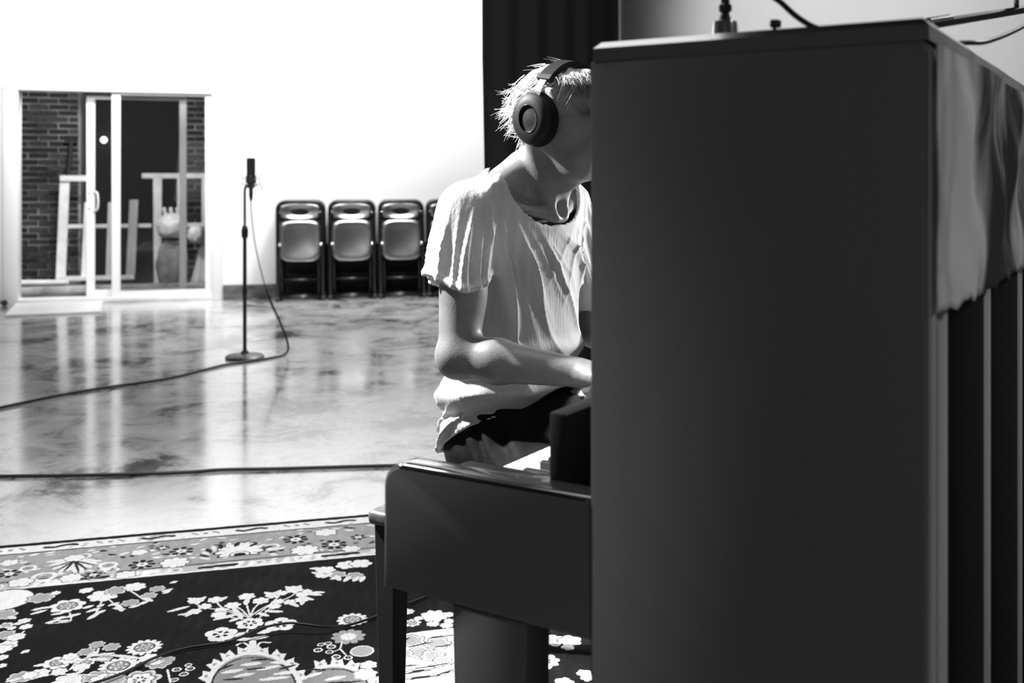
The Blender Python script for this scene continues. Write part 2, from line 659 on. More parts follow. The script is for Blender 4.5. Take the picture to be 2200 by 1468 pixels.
fa = tag(wall_space(empty('wooden_frame')), 'white wooden frame with thin rails leaning by the dark tool across the yard', 'frame')
part('stile', M['lumber'], fa, lambda bm: lean(bm, 0.262, 0.287, 0.06, 1.20, VB - .08, VB + .05, 0.10, 0.10))
part('stile', M['lumber'], fa, lambda bm: lean(bm, 0.511, 0.535, 0.06, 0.905, VB - .08, VB + .0, 0.084, 0.084))
part('top_rail', M['lumber'], fa, lambda bm: box(bm, (0.24, VB + .01, 1.135), (0.53, VB + .045, 1.20), 0.006))
part('middle_rail', M['lumber'], fa, lambda bm: box(bm, (0.30, VB + .03, 0.62), (1.19, VB + .055, 0.662), 0.005))
part('bottom_rail', M['lumber'], fa, lambda bm: box(bm, (0.22, VB - .115, 0.056), (1.02, VB - .082, 0.105), 0.005))
for u0, u1, zt, nm, g in ((0.77, 0.785, 0.905, 'plank', 'narrow pale plank standing just left of the middle door stiles, across the yard'),
                          (0.98, 1.008, 0.93, 'plank', 'short pale plank standing alone before the dark opening, across the yard')):
    bm = bmesh.new()
    lean(bm, u0, u1, 0.107, zt, VB - .10, VB - .02, 0.095, 0.092, 0.02)
    tag(wall_space(from_bm(nm, bm, M['plank'])), g, 'plank', 'loose planks across the yard')
fb = tag(wall_space(empty('sash_frame')), 'white sash frame with a long top rail standing behind the plastic bags', 'frame')
part('top_rail', M['lumber'], fb, lambda bm: box(bm, (1.09, VB + .0, 1.168), (1.80, VB + .035, 1.225), 0.006))
part('stile', M['lumber'], fb, lambda bm: lean(bm, 1.256, 1.255, -.02, 1.168, VB - .02, VB + .0, 0.075, 0.095))
part('stile', M['lumber'], fb, lambda bm: lean(bm, 1.50, 1.50, 0.62, 1.168, VB - .0, VB + .0, 0.07, 0.07))
part('stile', M['lumber'], fb, lambda bm: lean(bm, 1.755, 1.755, 0.62, 1.168, VB - .0, VB + .0, 0.055, 0.055))
part('bottom_rail', M['lumber'], fb, lambda bm: box(bm, (1.25, VB - .005, 0.62), (1.79, VB + .03, 0.668), 0.005))

# dark long-handled tool
tl = tag(wall_space(empty('long_tool')), 'dark long-handled tool with a cross grip leaning on the brick wall', 'tool')
part('handle', M['iron'], tl, lambda bm: tube(bm, [(0.20, 1.90, -.02), (0.318, 2.04, 1.60)], 0.024, 8))
part('grip', M['iron'], tl, lambda bm: tube(bm, [(0.25, 2.035, 1.575), (0.385, 2.035, 1.575)], 0.022, 8))
part('blade', M['iron'], tl, lambda bm: lean(bm, 0.20, 0.225, -.018, 0.3, 1.88, 1.905, 0.12, 0.10, 0.012))
# pale pipe on the curb
bm = bmesh.new()
tube(bm, [(-0.10, 1.14, 0.098), (-0.075, 1.14, 0.098), (-0.05, 1.14, 0.098), (-0.045, 1.14, 0.098), (0.42, 1.16, 0.088)], [0.034, 0.046, 0.04, 0.026, 0.024], 12)
tag(wall_space(from_bm('pipe', bm, M['lumber'], smooth=True)), 'pale pipe with a thick collar lying along the curb outside the glass door', 'pipe')


def lumpy(name, c, r, m, label, cat, ears=0, seed=1, squash=1.0):
    bm = bmesh.new()
    bmesh.ops.create_icosphere(bm, subdivisions=4, radius=1)
    R = np.random.default_rng(seed)
    K = R.normal(size=(9, 3)) * 3.2
    ph = R.uniform(0, 6.28, 9)
    for v in bm.verts:
        p = np.array(v.co)
        d = 1 + 0.045 * np.sum(np.abs(np.sin(K @ p + ph))) - 0.2
        z = p[2] * d
        if z < -0.75:
            z = -0.75
        v.co = Vector((p[0] * d * r[0], p[1] * d * r[1], z * r[2]))
    root = tag(wall_space(empty(name)), label, cat)
    root.location = wpt(*c)
    from_bm('body', bm, m, root, True)
    if ears:
        def f(bm):
            for k in range(ears):
                x = (-0.4 + 0.8 * k / max(1, ears - 1)) * r[0]
                tube(bm, smooth_path([(x, 0, r[2] * .55), (x * 1.1 - .01, 0.0, r[2] * 1.1), (x * 1.15 - .02, 0.01, r[2] * 1.45)], 4),
                     [0.03, 0.026, 0.024, 0.022, 0.02, 0.022, 0.024, 0.022, 0.012], 8)
        part('tied_handle', m, root, f, True)
    return root


lumpy('sack', (1.43, 1.50, 0.21), (0.16, 0.14, 0.30), M['sack'], 'slumped grey sack under the white plastic bag, across the yard', 'sack', 0, 3)
lumpy('plastic_bag', (1.43, 1.46, 0.635), (0.155, 0.13, 0.15), M['plastic_bag'], 'white plastic bag with tied handles lying on the grey sack', 'bag', 3, 5)
lumpy('plastic_bag', (1.68, 1.36, 0.55), (0.085, 0.10, 0.10), M['plastic_bag'], 'small white plastic bag draped over the pale sheet, across the yard', 'bag', 0, 8)
bm = bmesh.new()
n = 26
vs = []
for i in range(n):
    a = 2 * PI * i / n
    vs.append([bm.verts.new((math.cos(a) * r * (1 + .18 * math.sin(3 * a + 4 * r)) * 1.1, math.sin(a) * r * (1 + .2 * math.sin(5 * a)), z))
               for r, z in ((0.015, 0.47), (0.05, 0.40), (0.085, 0.25), (0.13, 0.10), (0.18, 0.0))])
for i in range(n):
    A, B = vs[i], vs[(i + 1) % n]
    for k in range(4):
        bm.faces.new((A[k], B[k], B[k + 1], A[k + 1]))
bm.faces.new([v[0] for v in vs])
bm.faces.new([v[-1] for v in vs][::-1])
o = tag(wall_space(from_bm('sheet', bm, M['plastic_bag'], smooth=True)), 'pale plastic sheet heaped to a cone at the right end of the yard', 'sheet')
o.location = wpt(1.75, 1.44, -0.02)
o.scale = (0.8, 0.7, 1)

area('yard_fill', wpt(0.9, 0.25, 2.3), wpt(0.8, 2.1, 0.2), 0.8, 0.08, 38)  # unseen light added above the door to brighten the yard

# ------------------------------------------------------------------ black curtain; its unseen run to the wall is added to block light
path = smooth_path([(-0.147, 5.5, 0), (0.15, 5.62, 0), (0.45, 5.85, 0), (0.585, 6.2, 0), (0.64, 6.9, 0), (0.80, 8.4, 0), (1.125, 11.165, 0)], 26)
cu = tag(empty('curtain', (0, 0, 0)), 'tall black curtain hanging behind the seated player', 'curtain')
L_ = [0.0]
for a, b in zip(path, path[1:]):
    L_.append(L_[-1] + (b - a).length)
zs = [0.015, 0.6, 1.2, 1.8, 2.4, 3.0, 3.86]
V, F = [], []
for side in (0, 1):
    for i, p in enumerate(path):
        a = path[max(0, i - 1)]
        b = path[min(len(path) - 1, i + 1)]
        d = (b - a).normalized()
        nn = Vector((-d.y, d.x, 0))
        for j, z in enumerate(zs):
            w = math.sin(L_[i] * 2 * PI / 0.17 + 0.5 * math.sin(z * 1.3)) * (0.022 - 0.003 * z)
            V.append(p + nn * (w + (0.004 if side else -0.004)) + d * 0.012 * math.sin(z * 2.1) * (1 if i == 0 else 0) + Vector((0, 0, z)))
n_, m_ = len(path), len(zs)
for side in (0, 1):
    for i in range(n_ - 1):
        for j in range(m_ - 1):
            a = side * n_ * m_ + i * m_ + j
            F.append((a, a + m_, a + m_ + 1, a + 1))
o_ = n_ * m_
for j in range(m_ - 1):
    F.append((j, j + 1, o_ + j + 1, o_ + j))
    e = (n_ - 1) * m_
    F.append((e + j, e + j + 1, o_ + e + j + 1, o_ + e + j))
np_mesh('drape', np.array([tuple(v) for v in V]), np.array(F), M['curtain'], cu)
part('curtain_track', M['iron'], cu, lambda bm: tube(bm, [tuple(p + Vector((0, 0, 3.90))) for p in path], 0.016, 8), True)

# ------------------------------------------------------------------ folding chairs, stacked on end against the back wall
ch = empty('folding_chair')


def u_frame(bm, hw, top, r, z0=0.0, y=0.0, cr=0.07):
    pts = [(-hw, y, z0), (-hw, y, top - cr - .1), (-hw, y, top - cr)]
    for k in range(1, 6):
        a = PI - k * PI / 12
        pts.append((-hw + cr + cr * math.cos(a), y, top - cr + cr * math.sin(a)))
    pts.append((-hw + cr, y, top))
    right = [(-p[0], p[1], p[2]) for p in pts[::-1]]
    tube(bm, pts + right, r, 8)


part('outer_frame', M['chair'], ch, lambda bm: u_frame(bm, 0.212, 0.945, 0.017), True)
part('rear_frame', M['chair'], ch, lambda bm: [tube(bm, [(s * 0.176, 0.02, 0.02), (s * 0.176, 0.012, 0.76)], 0.015, 8) for s in (-1, 1)], True)


def pan(bm, w0, w1, z0, z1, dish, thick, y, n=14, cr=0.16, arch=0.0):
    """pressed sheet-metal panel with rounded corners, dished in the middle"""
    rows = []
    for side in (0, 1):
        g = []
        for j in range(n + 1):
            q = j / n * 2 - 1
            row = []
            for i in range(n + 1):
                p = i / n * 2 - 1
                # square to rounded square
                k = (abs(p) ** 5 + abs(q) ** 5) ** 0.2
                mx = max(abs(p), abs(q), 1e-6)
                pp, qq = p * (mx / max(k, 1e-6)), q * (mx / max(k, 1e-6))
                w = w0 + (w1 - w0) * (qq + 1) / 2
                z = z0 + (z1 - z0) * (qq + 1) / 2 + arch * (1 - pp * pp) * (1 if qq > 0 else -1) * abs(qq)
                d = dish * (1 - (1 - pp * pp) * (1 - qq * qq)) * -1
                lip = -0.012 * max(0, mx - 0.86) / 0.14
                row.append(bm.verts.new((pp * w / 2, y + dish * (1 - pp * pp) * (1 - qq * qq) - lip * 0.6 + side * thick, z)))
            g.append(row)
        rows.append(g)
    for side in (0, 1):
        for j in range(n):
            for i in range(n):
                a = rows[side]
                bm.faces.new((a[j][i], a[j][i + 1], a[j + 1][i + 1], a[j + 1][i]))
    A, B = rows
    ring = lambda a: [a[0][i] for i in range(n)] + [a[j][n] for j in range(n)] + [a[n][i] for i in range(n, 0, -1)] + [a[j][0] for j in range(n, 0, -1)]
    ra, rb = ring(A), ring(B)
    for i in range(len(ra)):
        k = (i + 1) % len(ra)
        bm.faces.new((ra[i], ra[k], rb[k], rb[i]))


part('backrest', M['chair_pan'], ch, lambda bm: pan(bm, 0.37, 0.40, 0.785, 0.915, 0.03, 0.004, -0.012, arch=0.012), True)
part('seat', M['chair_pan'], ch, lambda bm: pan(bm, 0.385, 0.395, 0.375, 0.765, 0.028, 0.005, -0.028), True)
part('back_plate', M['chair'], ch, lambda bm: box(bm, (-0.20, 0.012, 0.755), (0.20, 0.02, 0.93), 0.003))
part('crossbar', M['chair'], ch, lambda bm: tube(bm, [(-0.176, 0.012, 0.20), (0.176, 0.012, 0.20)], 0.013, 8), True)
part('crossbar', M['chair'], ch, lambda bm: tube(bm, [(-0.212, -0.004, 0.032), (0.212, -0.004, 0.032)], 0.014, 8), True)
for s in (-1, 1):
    part('pivot_bolt', M['chrome'], ch, lambda bm: lathe(bm, [(0.002, 0), (0.013, .004), (0.016, .012), (0.016, .016)], (s * 0.192, -0.026, 0.535), 12, Matrix.Rotation(-PI / 2, 4, 'X')), True)
    part('rivet', M['chrome'], ch, lambda bm: lathe(bm, [(0.001, 0), (0.006, .002), (0.007, .006)], (s * 0.192, -0.018, 0.845), 10, Matrix.Rotation(-PI / 2, 4, 'X')), True)
    part('foot_cap', M['rubber'], ch, lambda bm: lathe(bm, [(0.016, 0), (0.021, 0.003), (0.021, 0.04), (0.018, 0.045)], (s * 0.212, 0, 0), 10), True)
names = ('leftmost stack', 'second stack from the left', 'third stack from the left', 'stack beside the player')
first = True
for i, u in enumerate((2.70, 3.195, 3.675, 4.155)):
    for k in range(4):
        c = ch if first else copy_tree(ch)
        first = False
        c.location = wpt(u + (0.012 * k), -0.42 + 0.082 * k + (0.015 if i % 2 else 0.0), 0.002)
        c.rotation_euler = (math.radians(-7), 0, WA)
        tag(c, ('frontmost', 'second-row', 'third-row', 'rearmost')[k] + ' black folding chair, folded upright, in the ' + names[i], 'chair', 'folded chairs along the back wall')

bm = bmesh.new()
box(bm, (2.50, -0.034, 0.0), (4.42, -0.020, 0.52), 0.003)  # added board, makes the gaps between the chairs dark like shade
tag(wall_space(from_bm('gap_shade_board', bm, M['rubber'])), 'added black board standing in for shade in the gaps behind the folded chairs', 'board')

# ------------------------------------------------------------------ microphone on its stand
MS = Vector((-1.73, 6.78, 0))
st = tag(empty('microphone_stand', MS), 'thin black microphone stand with a round base on the concrete floor', 'stand')
part('base', M['stand'], st, lambda bm: lathe(bm, [(0.112, 0), (0.124, 0.004), (0.124, 0.014), (0.112, 0.022), (0.03, 0.032), (0.018, 0.05)], (0, 0, 0), 40), angle=40)
part('lower_tube', M['stand'], st, lambda bm: tube(bm, [(0, 0, 0.03), (0, 0, 0.80)], 0.0125, 12), angle=40)
part('clutch', M['stand'], st, lambda bm: lathe(bm, [(0.013, 0.77), (0.021, 0.79), (0.022, 0.83), (0.016, 0.855), (0.01, 0.86)], (0, 0, 0), 16), True)
part('collar', M['stand'], st, lambda bm: lathe(bm, [(0.0125, 0.40), (0.016, 0.41), (0.016, 0.45), (0.0125, 0.46)], (0, 0, 0), 16), True)
part('upper_tube', M['stand'], st, lambda bm: tube(bm, smooth_path([(0, 0, 0.80), (0, 0, 0.95), (0, 0, 1.07), (0.004, 0, 1.105), (0.02, 0, 1.118), (0.036, 0, 1.112)], 5), 0.0085, 10), True)
mc = tag(empty('microphone', MS + Vector((0.040, 0, 0))), 'dark side-address microphone in a wire cradle on the stand by the chairs', 'microphone')
part('body', M['mic'], mc, lambda bm: lathe(bm, [(0.012, 1.10), (0.026, 1.105), (0.027, 1.125), (0.022, 1.13), (0.030, 1.135), (0.031, 1.178), (0.028, 1.185)], (0, 0, 0), 24), angle=30)
part('grille', M['mesh'], mc, lambda bm: lathe(bm, [(0.028, 1.183), (0.0285, 1.285), (0.026, 1.296), (0.006, 1.298)], (0, 0, 0), 24), angle=50)
part('plug', M['stand'], mc, lambda bm: lathe(bm, [(0.006, 1.018), (0.010, 1.03), (0.013, 1.06), (0.014, 1.102)], (0, 0, 0), 14), True)


def cradle(bm):
    for a in range(4):
        t = PI / 4 + a * PI / 2
        c, s = math.cos(t), math.sin(t)
        tube(bm, [(c * .032, s * .032, 1.155), (c * .06, s * .06, 1.17), (c * .085, s * .085, 1.205)], 0.0028, 6)
        tube(bm, [(c * .06, s * .06, 1.17), (c * .064, s * .064, 1.13), (c * .085, s * .085, 1.085)], 0.0028, 6)
        tube(bm, [(c * .064, s * .064, 1.13), (c * .026, s * .026, 1.115)], 0.0028, 6)


part('wire_cradle', M['wire'], mc, cradle, True)
mp = smooth_path([(-1.69, 6.78, 1.02), (-1.688, 6.78, 0.95), (-1.665, 6.80, 0.72), (-1.60, 6.84, 0.42), (-1.515, 6.88, 0.20), (-1.475, 6.90, 0.06), (-1.49, 6.86, 0.011), (-1.56, 6.74, 0.008),
                  (-1.68, 6.60, 0.008), (-1.78, 6.50, 0.008), (-1.86, 6.33, .008), (-1.96, 6.11, .008), (-2.07, 5.96, .008), (-2.29, 5.74, .008), (-2.45, 5.52, .008), (-2.58, 5.28, .008), (-2.72, 5.05, .008), (-3.1, 4.7, .008)], 8)
bm = bmesh.new()
tube(bm, mp, [0.0035 if i < 24 else 0.0075 for i in range(len(mp))], 8)
tag(from_bm('microphone_cable', bm, M['cable'], smooth=True), 'cable hanging from the standing microphone and trailing left over the concrete', 'cable')
bm = bmesh.new()
tube(bm, smooth_path([(-3.0, 4.03, .007), (-2.09, 4.06, .007), (-1.63, 4.08, .007), (-1.28, 4.12, .007), (-1.15, 4.155, .007), (-0.93, 4.17, .007), (-0.64, 4.2, .007), (-0.43, 4.22, .007), (-0.1, 4.26, .007), (0.8, 4.33, .007), (1.7, 4.5, .007), (2.6, 4.3, .007), (3.6, 4.6, .007)], 6), 0.0068, 8)
tag(from_bm('floor_cable', bm, M['cable'], smooth=True), 'straight black cable lying across the concrete just beyond the rug', 'cable')

# ------------------------------------------------------------------ the rug: pattern woven in as flat colour, one value per knot
RA = math.radians(15.5)
RO = Vector((-1.605, 3.283, 0))
RUG_U, RUG_V = (-1.0, 3.3), (-2.7, 0.0)


def stepped(lo, hi, f0, f1, fine, coarse):
    a = np.arange(lo, f0, coarse)
    b = np.arange(f0, f1, fine)
    c = np.arange(f1, hi, coarse)
    return np.unique(np.concatenate([a, b, c, [hi]]))


ru = stepped(RUG_U[0], RUG_U[1], -0.06, 1.62, 0.0019, 0.014)
rv = stepped(RUG_V[0], RUG_V[1], -1.45, 0.0, 0.0028, 0.014)
UU, VV = np.meshgrid(ru, rv, indexing='ij')
UU = UU.astype(np.float32)
VV = VV.astype(np.float32)
wn = [(rng.normal() * f, rng.normal() * f, rng.uniform(0, 6.28)) for f in (5, 9, 17, 31, 60, 110, 200)]
noise_uv = sum(np.sin(a * UU + b * VV + c) for a, b, c in wn) / 7
T = 0.011 + 0.010 * np.clip(noise_uv + 0.2, 0, 1)
LIGHT, GREY, DARK = 0.88, 0.27, 0.02


def win(u0, u1, v0, v1):
    return (slice(np.searchsorted(ru, u0), np.searchsorted(ru, u1)), slice(np.searchsorted(rv, v0), np.searchsorted(rv, v1)))


def flower(u, v, R, kind, k):
    R *= 1.05
    s = win(u - R * 1.5, u + R * 1.5, v - R * 1.5, v + R * 1.5)
    if T[s].size == 0:
        return
    x, y = UU[s] - u, VV[s] - v
    r = np.hypot(x, y) / R
    a = np.arctan2(y, x) + u * 9
    t = T[s]
    lobes = np.abs(np.cos(a * k / 2)) if k else np.ones_like(r)
    edge = 0.80 + 0.24 * lobes if k else np.full_like(r, 0.95)
    if kind == 'o':
        m = (r < 0.95) & (r > 0.62)
        t[m] = LIGHT
        t[r < 0.28] = GREY
        return
    if kind == 'dp':                       # dark petals round a pale heart
        t[(r < 1.12 * edge)] = 0.42
        t[(r < edge) & (lobes > 0.45) & (r > 0.42)] = DARK
        t[r < 0.42] = LIGHT
        t[r < 0.15] = GREY
        return
    if kind == 'pal':                      # big palmette
        yy = y / R
        m = (r < 1.0 * edge) & (yy > -0.62)
        t[(r < 1.1 * edge + .02) & (yy > -0.68)] = DARK
        t[m] = LIGHT
        t[m & (lobes < 0.2) & (r > 0.6)] = 0.5
        q = np.hypot(x / R, (yy + 0.5) * 1.1)
        t[(q < 0.46) & (yy > -0.62)] = DARK
        t[(q < 0.40) & (yy > -0.62)] = LIGHT
        t[(q < 0.26) & (yy > -0.62)] = DARK
        return
    outer = LIGHT if kind[0] == 'w' else 0.42
    t[r < edge + 0.10] = np.where(t[r < edge + 0.10] > 0.3, 0.10, t[r < edge + 0.10])
    t[r < edge] = outer * (1 - 0.25 * (lobes[r < edge] < 0.16))
    if kind == 'g':
        m = (r < edge) & (r > edge - 0.16)
        t[m] = LIGHT * 0.8
    if kind == 'wg':
        t[r < 0.60] = DARK
        t[r < 0.54] = GREY
        t[(r < 0.5) & (np.cos(a * 6) * np.cos(r * 16) > 0.35)] = LIGHT
    if kind == 'wd':
        t[(r < 0.5) & (np.abs(np.cos(a * k / 2 + 1.2)) < 0.75)] = DARK
        t[r < 0.2] = LIGHT
    if kind == 'gw':
        t[r < 0.5 * edge] = LIGHT


def leaf(u0, v0, u1, v1, w, tone):
    s = win(min(u0, u1) - w * 2, max(u0, u1) + w * 2, min(v0, v1) - w * 2, max(v0, v1) + w * 2)
    if T[s].size == 0:
        return
    x, y = UU[s], VV[s]
    du, dv = u1 - u0, v1 - v0
    L2 = du * du + dv * dv + 1e-9
    t = np.clip(((x - u0) * du + (y - v0) * dv) / L2, 0, 1)
    d = np.hypot(x - u0 - t * du, y - v0 - t * dv)
    ww = w * 1.25 * np.sqrt(np.clip(np.sin(np.pi * (0.08 + 0.88 * t)), 0, 1))
    T[s][d < ww] = tone


def stroke(pts, w, tone):
    P = [Vector((p[0], p[1], 0)) for p in pts]
    P = smooth_path(P, 6) if len(P) > 2 else P
    for a, b in zip(P, P[1:]):
        s = win(min(a.x, b.x) - w, max(a.x, b.x) + w, min(a.y, b.y) - w, max(a.y, b.y) + w)
        if T[s].size == 0:
            continue
        x, y = UU[s], VV[s]
        du, dv = b.x - a.x, b.y - a.y
        L2 = du * du + dv * dv + 1e-9
        t = np.clip(((x - a.x) * du + (y - a.y) * dv) / L2, 0, 1)
        T[s][np.hypot(x - a.x - t * du, y - a.y - t * dv) < w * 0.75] = tone


def polygon(pts, tone):
    px, py = [p[0] for p in pts], [p[1] for p in pts]
    s = win(min(px), max(px), min(py), max(py))
    if T[s].size == 0:
        return
    x, y = UU[s], VV[s]
    c = np.zeros(x.shape, bool)
    n = len(pts)
    for i in range(n):
        x0, y0 = pts[i]
        x1, y1 = pts[(i + 1) % n]
        if y0 == y1:
            continue
        c ^= ((y0 > y) != (y1 > y)) & (x < (x1 - x0) * (y - y0) / (y1 - y0) + x0)
    T[s][c] = tone


# border bands on the far side (and plain repeats on the other three)
edge_d = np.minimum(np.minimum(-VV, VV - RUG_V[0]), np.minimum(UU - RUG_U[0], RUG_U[1] - UU))
along = UU
wob = 0.004 * np.sin(along * 40)


def band(lo, hi, g):
    T[(edge_d >= lo) & (edge_d < hi)] = g


m = (edge_d >= 0.095) & (edge_d < 0.335)
T[m] = 0.38 + 0.05 * noise_uv[m]
# small grey and dark curls scattered on the main border
for i in range(520):
    u = rng.uniform(RUG_U[0] + .1, RUG_U[1] - .1)
    v = -rng.uniform(0.105, 0.325)
    a = rng.uniform(-0.5, 0.5)
    l = rng.uniform(0.012, 0.03)
    leaf(u, v, u + l * math.cos(a), v + l * math.sin(a) * 1.6, rng.uniform(0.003, 0.0065), (LIGHT, DARK, 0.5, LIGHT)[i % 4])
band(0.030, 0.092, LIGHT)
m = (edge_d >= 0.025) & (edge_d < 0.085)
T[m & (noise_uv > 0.45)] = 0.45
for i in range(30):
    u = RUG_U[0] + 0.17 + i * 0.145
    if i % 2:
        stroke([(u - 0.045, -0.055), (u - 0.02, -0.062), (u + 0.02, -0.048), (u + 0.045, -0.055)], 0.011, DARK)
    else:
        flower(u, -0.055, 0.027, 'o', 0)
        stroke([(u - 0.04, -0.045), (u - 0.025, -0.06)], 0.006, GREY)
        stroke([(u + 0.025, -0.045), (u + 0.04, -0.06)], 0.006, GREY)
band(0.092, 0.099, DARK)
band(0.330, 0.337, DARK)
band(0.337, 0.396, LIGHT)
m = (edge_d >= 0.343) & (edge_d < 0.385)
T[m] = 0.55
T[m & (noise_uv > 0.15)] = LIGHT
for i in range(36):
    u = RUG_U[0] + 0.1 + i * 0.12
    if i % 3 == 1:
        stroke([(u - 0.05, -0.365), (u + 0.05, -0.363)], 0.012, DARK)
    else:
        flower(u, -0.364, 0.018, 'o', 0)
band(0.385, 0.397, LIGHT)
band(0.341, 0.344, DARK)
band(0.0, 0.030, 0.012)

